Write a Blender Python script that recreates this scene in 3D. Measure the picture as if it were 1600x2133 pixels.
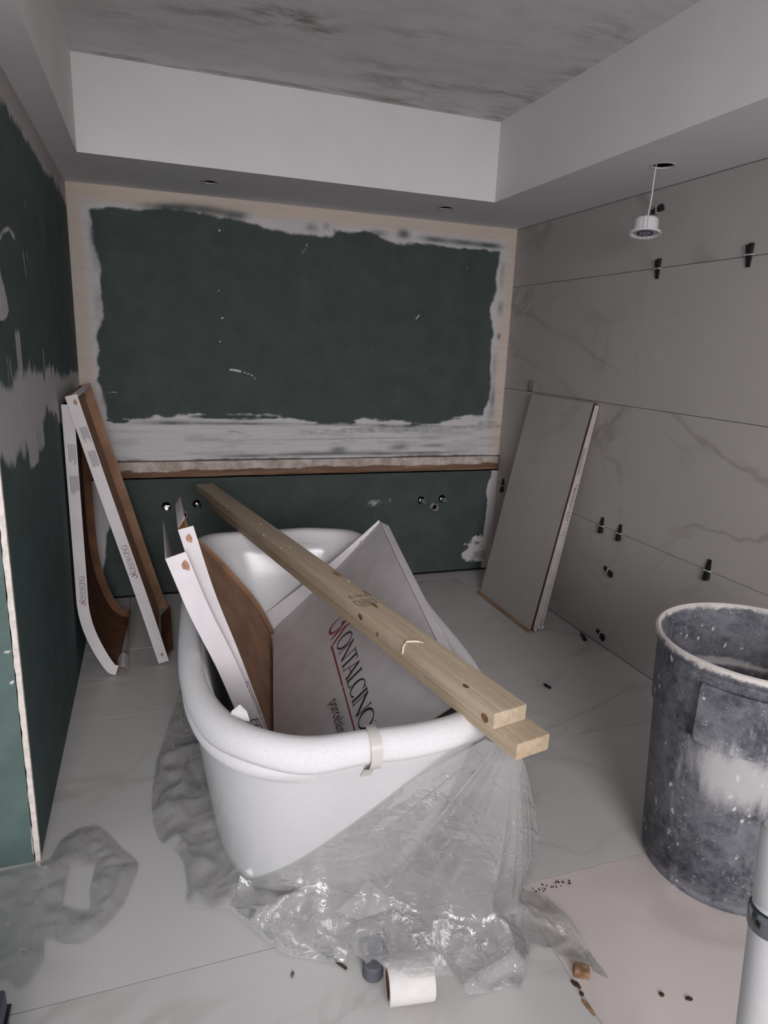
import bpy, bmesh, math, random
import numpy as np
from mathutils import Vector, Matrix
from mathutils.geometry import delaunay_2d_cdt
for o in list(bpy.data.objects): bpy.data.objects.remove(o)
S = bpy.context.scene
COL = S.collection
rng = np.random.default_rng(7); random.seed(7)

# ------------------------------------------------------------ camera, world, lights, exposure
YAW, PITCH, ROLL = 0.3393, 0.2476, 0.0405
CAM = Vector((0.3593, -3.8066, 1.4564))
cy, sy, cp, sp = math.cos(YAW), math.sin(YAW), math.cos(PITCH), math.sin(PITCH)
FW = Vector((sy*cp, cy*cp, -sp)); R0 = Vector((cy, -sy, 0)); U0 = R0.cross(FW)
RT = R0*math.cos(ROLL) + U0*math.sin(ROLL); UP = -R0*math.sin(ROLL) + U0*math.cos(ROLL)
cd = bpy.data.cameras.new('camera'); cam = bpy.data.objects.new('camera', cd); COL.objects.link(cam)
cd.sensor_fit = 'HORIZONTAL'; cd.sensor_width = 36.0; cd.lens = 1376.5/1600*36; cd.clip_start = 0.02
M4 = Matrix((RT, UP, -FW)).transposed().to_4x4(); M4.translation = CAM
cam.matrix_world = M4
S.camera = cam
w = bpy.data.worlds.new('world'); S.world = w; w.use_nodes = True
w.node_tree.nodes['Background'].inputs[0].default_value = (0.90, 0.93, 1.0, 1)
w.node_tree.nodes['Background'].inputs[1].default_value = 0.64
def lamp(name, kind, loc, energy, size, color=(1, 1, 1), target=None):
    l = bpy.data.lights.new(name, kind); l.energy = energy; l.color = color
    if kind == 'AREA': l.shape = 'DISK'; l.size = size
    else: l.shadow_soft_size = size
    o = bpy.data.objects.new(name, l); COL.objects.link(o); o.location = loc
    if target is not None: o.rotation_euler = (Vector(target)-Vector(loc)).to_track_quat('-Z', 'Y').to_euler()
    return o
lamp('phone_flash', 'POINT', CAM + RT*-0.016 + UP*0.012, 7.5, 0.006, (1.0, 0.97, 0.955))
lamp('fill_light', 'AREA', (0.35, -6.8, 2.05), 190, 2.2, (1.0, 0.965, 0.975), (1.1, -1.0, 1.2))  # unseen soft fill, added behind the camera to even out the frontal light
S.view_settings.view_transform = 'Standard'; S.view_settings.look = 'None'
S.view_settings.gamma = 1; S.view_settings.use_curve_mapping = False
S.view_settings.exposure = 0.0

# ------------------------------------------------------------ helpers
def tag(o, label=None, cat=None, group=None, kind=None):
    if label: o['label'] = label
    if cat: o['category'] = cat
    if group: o['group'] = group
    if kind: o['kind'] = kind
    return o
def empty(name, loc=(0, 0, 0), label=None, cat=None, group=None, kind=None):
    o = bpy.data.objects.new(name, None); COL.objects.link(o); o.location = loc
    o.empty_display_size = 0.05
    return tag(o, label, cat, group, kind)
class MB:
    def __init__(s): s.v = []; s.f = []; s.m = []
    def add(s, vs, fs, mi=0):
        b = len(s.v); s.v += [tuple(x) for x in vs]
        for k, f in enumerate(fs):
            s.f.append(tuple(b+i for i in f)); s.m.append(mi if isinstance(mi, int) else mi[k])
        return s
    def box(s, lo, hi, mi=0):
        x0, y0, z0 = lo; x1, y1, z1 = hi
        return s.add([(x0,y0,z0),(x1,y0,z0),(x1,y1,z0),(x0,y1,z0),(x0,y0,z1),(x1,y0,z1),(x1,y1,z1),(x0,y1,z1)],
                     [(0,3,2,1),(4,5,6,7),(0,1,5,4),(1,2,6,5),(2,3,7,6),(3,0,4,7)], mi)
    def hexa(s, p, mi=0):   # 8 corners, bottom ring then top ring
        return s.add(p, [(0,3,2,1),(4,5,6,7),(0,1,5,4),(1,2,6,5),(2,3,7,6),(3,0,4,7)], mi)
    def lathe(s, prof, c=(0,0,0), n=32, mi=0, axis='z', cap=False):
        vs = []; fs = []
        for (r, h) in prof:
            for i in range(n):
                a = 2*math.pi*i/n; x, y = r*math.cos(a), r*math.sin(a)
                p = (x, y, h) if axis == 'z' else ((h, x, y) if axis == 'x' else (x, h, y))
                vs.append((c[0]+p[0], c[1]+p[1], c[2]+p[2]))
        for j in range(len(prof)-1):
            for i in range(n):
                a, b = j*n+i, j*n+(i+1) % n; fs.append((a, b, b+n, a+n))
        if cap:
            fs.append(tuple(range(n))[::-1]); k = (len(prof)-1)*n; fs.append(tuple(range(k, k+n)))
        return s.add(vs, fs, mi)
    def tube(s, pts, r, n=8, mi=0):
        pts = [Vector(p) for p in pts]; vs = []; fs = []
        for i, p in enumerate(pts):
            d = (pts[min(i+1, len(pts)-1)] - pts[max(i-1, 0)]).normalized()
            a = d.orthogonal().normalized(); b = d.cross(a)
            for k in range(n):
                t = 2*math.pi*k/n; vs.append(p + (a*math.cos(t)+b*math.sin(t))*r)
        for j in range(len(pts)-1):
            for k in range(n): fs.append((j*n+k, j*n+(k+1) % n, (j+1)*n+(k+1) % n, (j+1)*n+k))
        fs.append(tuple(range(n))[::-1]); fs.append(tuple(range((len(pts)-1)*n, len(pts)*n)))
        return s.add(vs, fs, mi)
    def build(s, name, mats, parent=None, smooth=False, bevel=0, origin=None):
        me = bpy.data.meshes.new(name)
        if origin is not None:
            ox, oy, oz = origin; s.v = [(x-ox, y-oy, z-oz) for x, y, z in s.v]
        me.from_pydata(s.v, [], s.f)
        for mt in (mats if isinstance(mats, (list, tuple)) else [mats]): me.materials.append(mt)
        me.polygons.foreach_set('material_index', s.m)
        bm = bmesh.new(); bm.from_mesh(me); bmesh.ops.recalc_face_normals(bm, faces=bm.faces)
        if bevel: bmesh.ops.bevel(bm, geom=list(bm.edges), offset=bevel, segments=2, affect='EDGES', profile=.6)
        bm.to_mesh(me); bm.free()
        if smooth:
            me.polygons.foreach_set('use_smooth', [True]*len(me.polygons))
            if smooth != True: me.set_sharp_from_angle(angle=math.radians(smooth))
        o = bpy.data.objects.new(name, me); COL.objects.link(o)
        if parent:
            o.parent = parent
            if origin is not None: o.location = Vector(origin) - parent_world(parent)
            else: o.location = -parent_world(parent)
        elif origin is not None: o.location = origin
        return o
def parent_world(p):
    l = Vector(p.location)
    while p.parent: p = p.parent; l += Vector(p.location)
    return l
def sheet(name, grid, th, mats, parent, smooth=35, crease=None):
    """thin board from a grid of points; mats = (front, back); front is on the +normal side (du x dv)."""
    G = np.array(grid, float); n, m, _ = G.shape
    du = np.gradient(G, axis=0); dv = np.gradient(G, axis=1)
    N = np.cross(du, dv); N /= np.linalg.norm(N, axis=2, keepdims=True)+1e-12
    H = G - N*th
    b = MB(); vs = list(map(tuple, G.reshape(-1, 3))) + list(map(tuple, H.reshape(-1, 3)))
    fs = []; mi = []; o = n*m
    for i in range(n-1):
        for j in range(m-1):
            a, c, d, e = i*m+j, (i+1)*m+j, (i+1)*m+j+1, i*m+j+1
            fs += [(a, c, d, e), (o+a, o+e, o+d, o+c)]; mi += [0, 1]
    def side(i0, j0, i1, j1): 
        a, c = i0*m+j0, i1*m+j1; fs.append((a, c, o+c, o+a)); mi.append(1)
    for i in range(n-1): side(i, 0, i+1, 0); side(i, m-1, i+1, m-1)
    for j in range(m-1): side(0, j, 0, j+1); side(n-1, j, n-1, j+1)
    b.add(vs, fs, mi)
    return b.build(name, list(mats), parent, smooth=smooth)
def poly3(pts, n):
    """resample a polyline to n points by index"""
    P = np.array(pts, float); t = np.linspace(0, len(P)-1, n); i = np.minimum(t.astype(int), len(P)-2); f = (t-i)[:, None]
    return P[i]*(1-f)+P[i+1]*f
def spline(pts, n):
    P = np.array(pts, float); P = np.vstack([2*P[0]-P[1], P, 2*P[-1]-P[-2]])
    out = []
    for t in np.linspace(0, len(P)-3-1e-6, n):
        i = int(t); f = t-i; a, b, c, d = P[i:i+4]
        out.append(.5*((2*b)+(-a+c)*f+(2*a-5*b+4*c-d)*f*f+(-a+3*b-3*c+d)*f**3))
    return np.array(out)
def sstep(a, b, x): t = np.clip((x-a)/(b-a), 0, 1); return t*t*(3-2*t)
def vnoise(X, Y, seed):
    r = np.random.default_rng(seed).random((64, 64))
    xi = np.floor(X).astype(int); yi = np.floor(Y).astype(int); fx = X-xi; fy = Y-yi
    fx = fx*fx*(3-2*fx); fy = fy*fy*(3-2*fy)
    g = lambda a, b: r[a % 64, b % 64]
    return (g(xi, yi)*(1-fx)+g(xi+1, yi)*fx)*(1-fy)+(g(xi, yi+1)*(1-fx)+g(xi+1, yi+1)*fx)*fy
def fbm(X, Y, seed, oct=4):
    s = 0; a = .5; tot = 0
    for k in range(oct): s = s+a*vnoise(X*2**k+k*7.3, Y*2**k+k*3.1, seed+k); tot += a; a *= .5
    return s/tot
def inpoly(X, Y, poly):
    ins = np.zeros(X.shape, bool); n = len(poly)
    for i in range(n):
        x0, y0 = poly[i]; x1, y1 = poly[(i+1) % n]
        if y0 == y1: continue
        c = ((y0 > Y) != (y1 > Y)) & (X < (x1-x0)*(Y-y0)/(y1-y0)+x0); ins ^= c
    return ins
def segdist(X, Y, pts, closed=False):
    d = np.full(X.shape, 9.); n = len(pts)
    for i in range(n if closed else n-1):
        x0, y0 = pts[i]; x1, y1 = pts[(i+1) % n]; dx, dy = x1-x0, y1-y0; L = dx*dx+dy*dy+1e-12
        t = np.clip(((X-x0)*dx+(Y-y0)*dy)/L, 0, 1)
        d = np.minimum(d, np.hypot(X-x0-t*dx, Y-y0-t*dy))
    return d
def sdist(X, Y, poly):
    d = segdist(X, Y, poly, True); return np.where(inpoly(X, Y, poly), d, -d)

# ------------------------------------------------------------ materials
class NT:
    def __init__(s, name, rough=.6, spec=.3):
        s.m = bpy.data.materials.new(name); s.m.use_nodes = True; s.t = s.m.node_tree; s.b = s.t.nodes['Principled BSDF']
        s.b.inputs['Roughness'].default_value = rough; s.b.inputs['Specular IOR Level'].default_value = spec
    def n(s, t, **kw):
        x = s.t.nodes.new(t)
        for k, v in kw.items():
            if k in x.inputs: 
                if hasattr(v, 'is_linked') : s.t.links.new(v, x.inputs[k])
                else: x.inputs[k].default_value = v
            else: setattr(x, k, v)
        return x
    def l(s, a, b): s.t.links.new(a, b)
    def pos(s): return s.n('ShaderNodeNewGeometry').outputs['Position']
    def obj(s): return s.n('ShaderNodeTexCoord').outputs['Object']
    def map(s, v, scale=(1,1,1), rot=(0,0,0), loc=(0,0,0)):
        m = s.n('ShaderNodeMapping'); s.l(v, m.inputs['Vector'])
        m.inputs['Scale'].default_value = scale; m.inputs['Rotation'].default_value = rot; m.inputs['Location'].default_value = loc
        return m.outputs[0]
    def noise(s, v, scale, detail=4, rough=.55, dist=0):
        x = s.n('ShaderNodeTexNoise', Scale=scale, Detail=detail, Roughness=rough, Distortion=dist); s.l(v, x.inputs['Vector']); return x.outputs['Fac']
    def math(s, op, a, b=0., clamp=False):
        x = s.n('ShaderNodeMath', operation=op); x.use_clamp = clamp
        for i, q in enumerate((a, b)):
            if isinstance(q, (int, float)): x.inputs[i].default_value = q
            else: s.l(q, x.inputs[i])
        return x.outputs[0]
    def ramp(s, f, a, b, lo=0., hi=1.):
        x = s.n('ShaderNodeMapRange', interpolation_type='SMOOTHSTEP'); s.l(f, x.inputs['Value'])
        for k, q in (('From Min', a), ('From Max', b), ('To Min', lo), ('To Max', hi)): x.inputs[k].default_value = q
        return x.outputs[0]
    def mix(s, f, a, b, blend='MIX'):
        x = s.n('ShaderNodeMix', data_type='RGBA', blend_type=blend)
        for sock, q in ((x.inputs[0], f), (x.inputs[6], a), (x.inputs[7], b)):
            if isinstance(q, (int, float)): sock.default_value = q
            elif isinstance(q, tuple): sock.default_value = (*q, 1) if len(q) == 3 else q
            else: s.l(q, sock)
        return x.outputs[2]
    def col(s, c):
        if isinstance(c, tuple): s.b.inputs['Base Color'].default_value = (*c, 1)
        else: s.l(c, s.b.inputs['Base Color'])
    def bump(s, h, strength=.3, dist=.01):
        x = s.n('ShaderNodeBump', Strength=strength, Distance=dist); s.l(h, x.inputs['Height']); s.l(x.outputs[0], s.b.inputs['Normal'])
def plain(name, c, rough=.6, spec=.3, metal=0, var=.08, scale=40, bump=0):
    t = NT(name, rough, spec); t.b.inputs['Metallic'].default_value = metal
    n = t.noise(t.obj(), scale, 3)
    t.col(t.mix(t.ramp(n, .3, .7), tuple(x*(1-var) for x in c), tuple(min(1, x*(1+var)) for x in c)))
    if bump: t.bump(t.noise(t.obj(), scale*3, 3), bump, .002)
    return t.m
def marble(name, c, dark, rough=.35, stretch=(1, 1, 1), rot=(0, 0, 0), vs=1.3):
    t = NT(name, rough, .4)
    p = t.pos(); r = t.n('ShaderNodeObjectInfo').outputs['Random']
    off = t.n('ShaderNodeVectorMath', operation='SCALE'); off.inputs[0].default_value = (7.1, 4.7, 9.3); t.l(r, off.inputs['Scale'])
    q = t.n('ShaderNodeVectorMath', operation='ADD'); t.l(t.map(p, stretch, rot), q.inputs[0]); t.l(off.outputs[0], q.inputs[1]); v = q.outputs[0]
    n1 = t.noise(v, vs, 5, .5, .9)
    vein = t.ramp(t.math('ABSOLUTE', t.math('SUBTRACT', n1, .5)), 0, .022, 1, 0)
    vein = t.math('MULTIPLY', vein, t.ramp(t.noise(v, 1.1, 2), .42, .62))
    cloud = t.noise(v, 2.2, 5, .6, .4)
    a = t.mix(t.math('MULTIPLY', t.ramp(cloud, .35, .75), .35), c, tuple(x*.84 for x in c))
    n2 = t.noise(v, vs*2.1, 4, .5, 1.3); v2 = t.math('MULTIPLY', t.ramp(t.math('ABSOLUTE', t.math('SUBTRACT', n2, .52)), 0, .03, 1, 0), t.ramp(t.noise(v, 1.7, 2), .48, .6))
    a = t.mix(t.math('MULTIPLY', v2, .22), a, dark)
    a = t.mix(t.math('MULTIPLY', vein, .5), a, dark)
    dust = t.noise(p, 9, 6, .7)
    a = t.mix(t.math('MULTIPLY', t.ramp(dust, .55, .8), .18), a, (.62, .6, .6))
    spk = t.n('ShaderNodeTexVoronoi', Scale=90.); t.l(p, spk.inputs['Vector'])
    sp = t.math('MULTIPLY', t.ramp(spk.outputs['Distance'], .05, .12, 1, 0), t.ramp(t.noise(p, 30, 2), .58, .66))
    a = t.mix(t.math('MULTIPLY', sp, .5), a, (.7, .68, .67))
    t.col(a); t.l(t.ramp(dust, .3, .8, rough, rough+.25), t.b.inputs['Roughness'])
    return t.m
def plastered(name, green, plaster=(.585, .565, .575), tan=(.60, .505, .43), vert=False):
    t = NT(name, .75, .15)
    at = t.n('ShaderNodeAttribute', attribute_name='plaster'); sep = t.n('ShaderNodeSeparateColor'); t.l(at.outputs['Color'], sep.inputs[0])
    p = t.pos()
    fine = t.noise(p, 26, 6, .7); streak = t.noise(t.map(p, (3, 3, 50)) if not vert else t.map(p, (30, 30, 2.5)), 1., 5, .65)
    cov = t.math('ADD', sep.outputs[0], t.math('MULTIPLY', t.math('SUBTRACT', fine, .5), .35))
    cov = t.math('ADD', cov, t.math('MULTIPLY', t.math('SUBTRACT', streak, .5), .25))
    f = t.math('MULTIPLY', t.ramp(cov, .38, .70), t.math('ADD', at.outputs['Alpha'], t.math('MULTIPLY', t.math('SUBTRACT', fine, .5), .25)), True)
    grain = t.noise(p, 7, 6, .65); spk = t.ramp(t.noise(p, 160, 2), .70, .76)
    spk = t.math('MULTIPLY', spk, t.ramp(t.noise(p, 5, 3), .5, .65))
    g = t.mix(t.ramp(grain, .3, .75), tuple(x*.88 for x in green), tuple(x*1.16 for x in green))
    g = t.mix(t.math('MULTIPLY', spk, .35), g, (.5, .5, .49))
    pl = t.mix(sep.outputs[1], plaster, tan)
    pl = t.mix(t.math('MULTIPLY', t.ramp(streak, .35, .65), .22), pl, (.36, .36, .37))
    pl = t.mix(t.math('MULTIPLY', t.ramp(fine, .5, .8), .12), pl, (.75, .72, .7))
    c = t.mix(f, g, pl)
    c = t.mix(sep.outputs[2], c, (.13, .075, .05))
    t.col(c); t.bump(t.math('MULTIPLY', f, 1.), .35, .003)
    return t.m
def painted(name, c, stain=(.3, .26, .25), amt=0.):
    t = NT(name, .8, .15); p = t.pos()
    a = t.noise(p, 3, 6, .6); f = t.noise(p, 120, 2)
    k = t.mix(t.ramp(a, .3, .7), tuple(x*.95 for x in c), c)
    if amt:
        at = t.n('ShaderNodeAttribute', attribute_name='stain'); sep = t.n('ShaderNodeSeparateColor'); t.l(at.outputs['Color'], sep.inputs[0])
        br = t.noise(t.map(p, (4, 11, 4), (0, 0, .3)), 1., 6, .72, .4)
        s = t.math('MULTIPLY', sep.outputs[0], t.ramp(br, .40, .62), True)
        k = t.mix(t.math('MULTIPLY', s, amt), k, stain)
    t.col(k); t.bump(f, .08, .002)
    return t.m
def wood(name, c1, c2, axis_rot):
    t = NT(name, .65, .2); o = t.obj()
    g = t.noise(t.map(o, (60, 2.2, 60)), 1., 5, .6, .4)
    g2 = t.noise(t.map(o, (14, .9, 14)), 1., 4, .5, .8)
    k = t.mix(t.ramp(g, .3, .7), c1, c2)
    k = t.mix(t.math('MULTIPLY', t.ramp(g2, .45, .75), .45), k, tuple(x*.62 for x in c1))
    vo = t.n('ShaderNodeTexVoronoi', Scale=1.); t.l(t.map(o, (9, 3.1, 9)), vo.inputs['Vector'])
    kn = t.ramp(vo.outputs['Distance'], .05, .12, 1, 0)
    k = t.mix(t.math('MULTIPLY', kn, .7), k, (.16, .07, .03))
    dust = t.noise(o, 18, 6, .75)
    k = t.mix(t.math('MULTIPLY', t.ramp(dust, .52, .8), .3), k, (.62, .58, .52))
    t.col(k); t.bump(g, .15, .002)
    return t.m
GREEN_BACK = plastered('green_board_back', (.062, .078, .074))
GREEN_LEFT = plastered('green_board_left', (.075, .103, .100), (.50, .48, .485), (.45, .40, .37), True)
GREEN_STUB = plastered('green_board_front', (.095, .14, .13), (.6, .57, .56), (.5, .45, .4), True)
FASCIA = painted('white_primer', (.74, .725, .72))
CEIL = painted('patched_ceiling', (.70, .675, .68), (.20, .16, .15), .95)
SOFFIT = painted('soffit_primer', (.74, .735, .77), (.40, .35, .32), .7)
WALLTILE = marble('wall_porcelain', (.42, .395, .375), (.22, .195, .175), .4, (1, .55, .8), (.6, 0, 0), 1.0)
FLOORTILE = marble('floor_porcelain', (.50, .485, .475), (.32, .30, .285), .35, (.6, 1, 1), (0, 0, .4), 1.1)
FLOORPINK = marble('floor_porcelain_warm', (.56, .505, .485), (.40, .35, .33), .5, (.6, 1, 1), (0, 0, .4), 1.1)
LEANTILE = marble('leaning_porcelain', (.42, .395, .37), (.24, .21, .19), .35, (1, .8, .3), (.15, 0, 0), 1.2)
GROUT = plain('dark_joint', (.09, .085, .08), .9)
TUBW = plain('white_acrylic', (.61, .61, .62), .18, .5, var=.01)
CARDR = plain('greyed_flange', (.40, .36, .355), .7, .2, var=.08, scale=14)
FOAM = plain('white_foam', (.62, .61, .62), .8, .1, var=.03, scale=160, bump=.07)
CARDW = plain('white_card', (.66, .625, .64), .7, .2, var=.05, scale=12)
CARDF = plain('flange_card', (.62, .585, .60), .7, .2, var=.04, scale=14)
BROWN = plain('brown_card', (.33, .195, .125), .75, .2, var=.18, scale=9)
BROWND = plain('dark_brown_card', (.15, .075, .045), .8, .15, var=.18, scale=12)
INK = plain('black_ink', (.035, .028, .032), .6, var=0)
INKL = plain('grey_ink', (.20, .17, .19), .6, var=0)
RED = plain('red_ink', (.30, .018, .022), .6, var=0)
MAROON = plain('maroon_ink', (.22, .05, .07), .6, var=0)
PINE = wood('pine', (.40, .315, .225), (.48, .39, .285), 0)
PINE2 = wood('pine_lower', (.37, .285, .195), (.45, .355, .25), 0)
PLANK = None
BLACK = plain('black_plastic', (.012, .012, .013), .45, .4)
WHITEP = plain('white_plastic', (.66, .645, .655), .35, .4, var=.02)
CHROME = plain('chrome', (.62, .62, .64), .12, .5, 1, .02)
DARKCH = plain('dark_chrome', (.20, .20, .22), .15, .6, 1, .3, 14)
NAVY = plain('navy_plastic', (.045, .045, .075), .5, .3)
DGREY = plain('dark_grey_rubber', (.10, .105, .12), .6, .2)
PIPEW = plain('pvc_white', (.40, .39, .38), .45, .3)
HOLE = plain('dark_hole', (.006, .006, .006), 1, 0)
GYPS = plain('gypsum_edge', (.66, .60, .55), .85, .1, var=.12, scale=60, bump=.4)
CHIPW = plain('wood_chip', (.25, .145, .085), .8, .1, var=.35, scale=60)
CRUMB_SHADE = plain('crumb_and_gap_shade', (.05, .03, .022), .9, .1)  # dark crumbs; also paints the shadow gap at the leaning tile
PAPER = plain('white_paper', (.62, .595, .585), .7, .2, var=.03)
TAPE = NT('beige_tape', .25, .4); TAPE.col((.50, .475, .445)); TAPE = TAPE.m
GLASSY = NT('clear_lens', .08, .5); GLASSY.col((.42, .38, .46)); GLASSY = GLASSY.m
def plastic(name, tint, haze, bs=.45, r0=.05, rp=2.2, rk=.55):
    t = NT(name); nt = t.t; nt.nodes.remove(t.b)
    out = [x for x in nt.nodes if x.type == 'OUTPUT_MATERIAL'][0]
    tr = t.n('ShaderNodeBsdfTransparent'); tr.inputs[0].default_value = (*tint, 1)
    gl = t.n('ShaderNodeBsdfGlossy'); gl.inputs['Roughness'].default_value = .07; gl.inputs[0].default_value = (1, 1, 1, 1)
    df = t.n('ShaderNodeBsdfDiffuse'); df.inputs[0].default_value = (.74, .73, .735, 1)
    p = t.pos()
    bu = t.n('ShaderNodeBump', Strength=bs, Distance=.012); t.l(t.noise(p, 17, 3, .5, 1.2), bu.inputs['Height'])
    t.l(bu.outputs[0], gl.inputs['Normal'])
    m1 = t.n('ShaderNodeMixShader'); t.l(t.ramp(t.noise(p, 11, 5, .6), .35, .75, haze*.8, haze*1.25), m1.inputs[0]); t.l(tr.outputs[0], m1.inputs[1]); t.l(df.outputs[0], m1.inputs[2])
    fr = t.n('ShaderNodeLayerWeight', Blend=.5); t.l(bu.outputs[0], fr.inputs['Normal'])
    m2 = t.n('ShaderNodeMixShader'); t.l(t.math('ADD', t.math('MULTIPLY', t.math('POWER', fr.outputs['Facing'], rp), rk), r0), m2.inputs[0]); t.l(m1.outputs[0], m2.inputs[1]); t.l(gl.outputs[0], m2.inputs[2])
    t.l(m2.outputs[0], out.inputs[0])
    return t.m
FILM = plastic('clear_film', (.87, .87, .865), .21, .75, .10, 1.3, .75)
FILM2 = plastic('clear_film_darker', (.80, .80, .795), .18, .5)  # darker tint and less gloss than the first film

# ------------------------------------------------------------ room shell
W, HS, HT, TA, TR, TL, YC = 2.4847, 2.163, 2.519, .614, .482, .11, -2.014
YB = -5.0; XL = -1.6; GAP = .002
def wallgrid(name, parent, x0, x1, z0, z1, cell, plane, fn, mat, depth=.0125, sign=1):
    """a board with a fine grid on its face; plane 'y' faces -y at y=0, 'x' faces +x at x=0; fn(a,z)->(cover,tan,dark)"""
    nx = max(2, int((x1-x0)/cell)); nz = max(2, int((z1-z0)/cell))
    A, Z = np.meshgrid(np.linspace(x0, x1, nx+1), np.linspace(z0, z1, nz+1)); q4 = fn(A, Z); C = np.stack([*q4[:3], q4[3] if len(q4) > 3 else np.ones_like(A)], -1)
    n = A.size
    if plane == 'y': V = np.stack([A, np.zeros_like(A)+depth, Z], -1).reshape(-1, 3)
    else: V = np.stack([np.zeros_like(A)+depth, A, Z], -1).reshape(-1, 3)
    I = np.arange((nx+1)*(nz+1)).reshape(nz+1, nx+1)
    F = np.stack([I[:-1, :-1], I[:-1, 1:], I[1:, 1:], I[1:, :-1]], -1).reshape(-1, 4)
    me = bpy.data.meshes.new(name); me.from_pydata(V, [], F.tolist()); me.materials.append(mat)
    at = me.color_attributes.new('plaster', 'FLOAT_COLOR', 'POINT')
    at.data.foreach_set('color', C.reshape(-1).astype(np.float32))
    o = bpy.data.objects.new(name, me); COL.objects.link(o); o.parent = parent
    o.location = -parent_world(parent); return o

# back wall: two sheets of green board with a blocking board between them
wb = empty('wall_back', (0, 0, 0), kind='structure')
UPG = [(.110,2.037),(.221,2.066),(.358,2.075),(.59,2.078),(.783,2.07),(.882,2.041),(1.087,2.035),(1.193,2.025),(1.334,2.032),(1.338,2.066),(1.521,2.066),(1.665,2.038),(1.754,2.011),(1.872,2.03),(2.117,2.025),(2.37,2.02),(2.369,1.90),(2.375,1.82),(2.343,1.705),(2.372,1.565),(2.383,1.361),(2.385,1.152),(2.342,1.054),(2.224,1.048),(2.094,1.011),(1.9,.999),(1.648,1.019),(1.378,1.027),(1.148,1.013),(.98,1.053),(.765,1.047),(.382,1.037),(.307,1.011),(.114,1.003),(.097,1.297),(.131,1.586),(.132,1.862)]
def cov_upper(X, Z):
    n1 = fbm(X*9, Z*9, 11); n2 = fbm(X*5, Z*40, 21); n3 = fbm(X*30, Z*30, 5)
    d = sdist(X, Z, UPG)
    c = .5 - (d + (n1-.5)*.05)/.030 * .5
    c = np.clip(c, 0, 1)
    c = c - .38*sstep(.5, .62, n2)*(Z < 1.04)*sstep(.86, .95, Z)
    op = np.ones_like(X)
    # half-wiped compound where green shows softly through
    for (x, z, a, b_, k) in ((.42,2.088,.10,.018,.6),(.62,2.098,.16,.022,.85),(.80,2.085,.07,.022,.8),(1.22,2.06,.035,.022,.5),(1.30,2.075,.02,.02,.4),
                             (1.60,2.065,.05,.018,.6),(1.75,2.075,.04,.025,.7),(1.95,2.062,.08,.016,.75),(2.15,2.060,.14,.016,.8),(2.32,2.058,.07,.016,.7),
                             (.115,1.93,.022,.07,.55),(.125,1.80,.025,.05,.35),(.115,1.60,.02,.08,.35),(.125,1.46,.02,.04,.65),(.12,1.28,.02,.07,.4),(.125,1.13,.025,.05,.7),
                             (2.405,1.90,.018,.08,.35),(2.41,1.70,.02,.04,.5),(2.415,1.535,.012,.018,.8),(2.40,1.36,.02,.09,.35),(2.405,1.16,.018,.08,.6),(2.40,1.05,.03,.03,.3),
                             (.75,.992,.42,.007,.6),(1.45,.985,.30,.006,.45),(1.9,.975,.25,.008,.5),(.45,1.0,.2,.012,.5),(1.40,.838,.05,.018,.6),(1.78,.846,.06,.020,.65),(2.0,.856,.08,.010,.5),
                             (1.25,.812,.35,.010,.65),(1.85,.808,.35,.010,.75),(.85,.806,.2,.006,.4),(1.1,.90,.5,.003,.4),(1.7,.905,.4,.003,.4)):
        op = op - k*np.exp(-np.abs((X-x)/a)**2.6-np.abs((Z-z)/b_)**2.6)*(.55+.9*n1)
    op = np.clip(op-.18*sstep(.5, .7, n2)*(Z < 1.04), .08, 1)
    # screw heads, drips and scratches
    for (x, z, r, k) in ((.725,2.003,.006,1.2),(.714,1.703,.0055,1.1),(.731,1.563,.0065,1.2),(.718,1.437,.0055,1.1),(1.587,1.435,.005,.8),(1.928,1.328,.005,.9),(1.1,1.78,.004,.6),(1.31,1.9,.004,.7),(.58,1.70,.004,.6),(1.45,1.57,.004,.5)):
        c = np.maximum(c, k*np.exp(-((X-x)**2+(Z-z)**2)/r**2))
    for pts, wd, k in (([(.769,1.290),(.80,1.287),(.823,1.281)],.006,1.2),([(.84,1.278),(.89,1.262),(.905,1.243)],.0035,.9),([(1.855,1.612),(1.875,1.637)],.0045,.9),([(1.194,1.98),(1.185,1.95),(1.165,1.925)],.0035,.7),([(.10,1.155),(.175,1.157)],.004,.8),([(2.17,1.95),(2.165,1.91)],.003,.6)):
        c = np.maximum(c, k*np.exp(-(segdist(X, Z, pts)/wd)**2))
    edge = np.minimum(np.minimum(X, W-X), HS-Z)
    tan = sstep(.10, .045, edge+(n1-.5)*.04)*.95
    dark = .0*X
    for pts in ([(.87,1.877),(1.0,1.872)],[(2.03,1.878),(2.13,1.872)]): dark = np.maximum(dark, .5*np.exp(-(segdist(X, Z, pts)/.006)**2)*n3)
    dark = np.maximum(dark, .9*sstep(.796, .790, Z+(n3-.5)*.01)*sstep(.25, .6, fbm(X*4, Z*0, 31)))
    return c, tan, dark, op
wallgrid('green_board', wb, 0, W, .787, HS, .0065, 'y', cov_upper, GREEN_BACK, 0.0)
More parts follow.
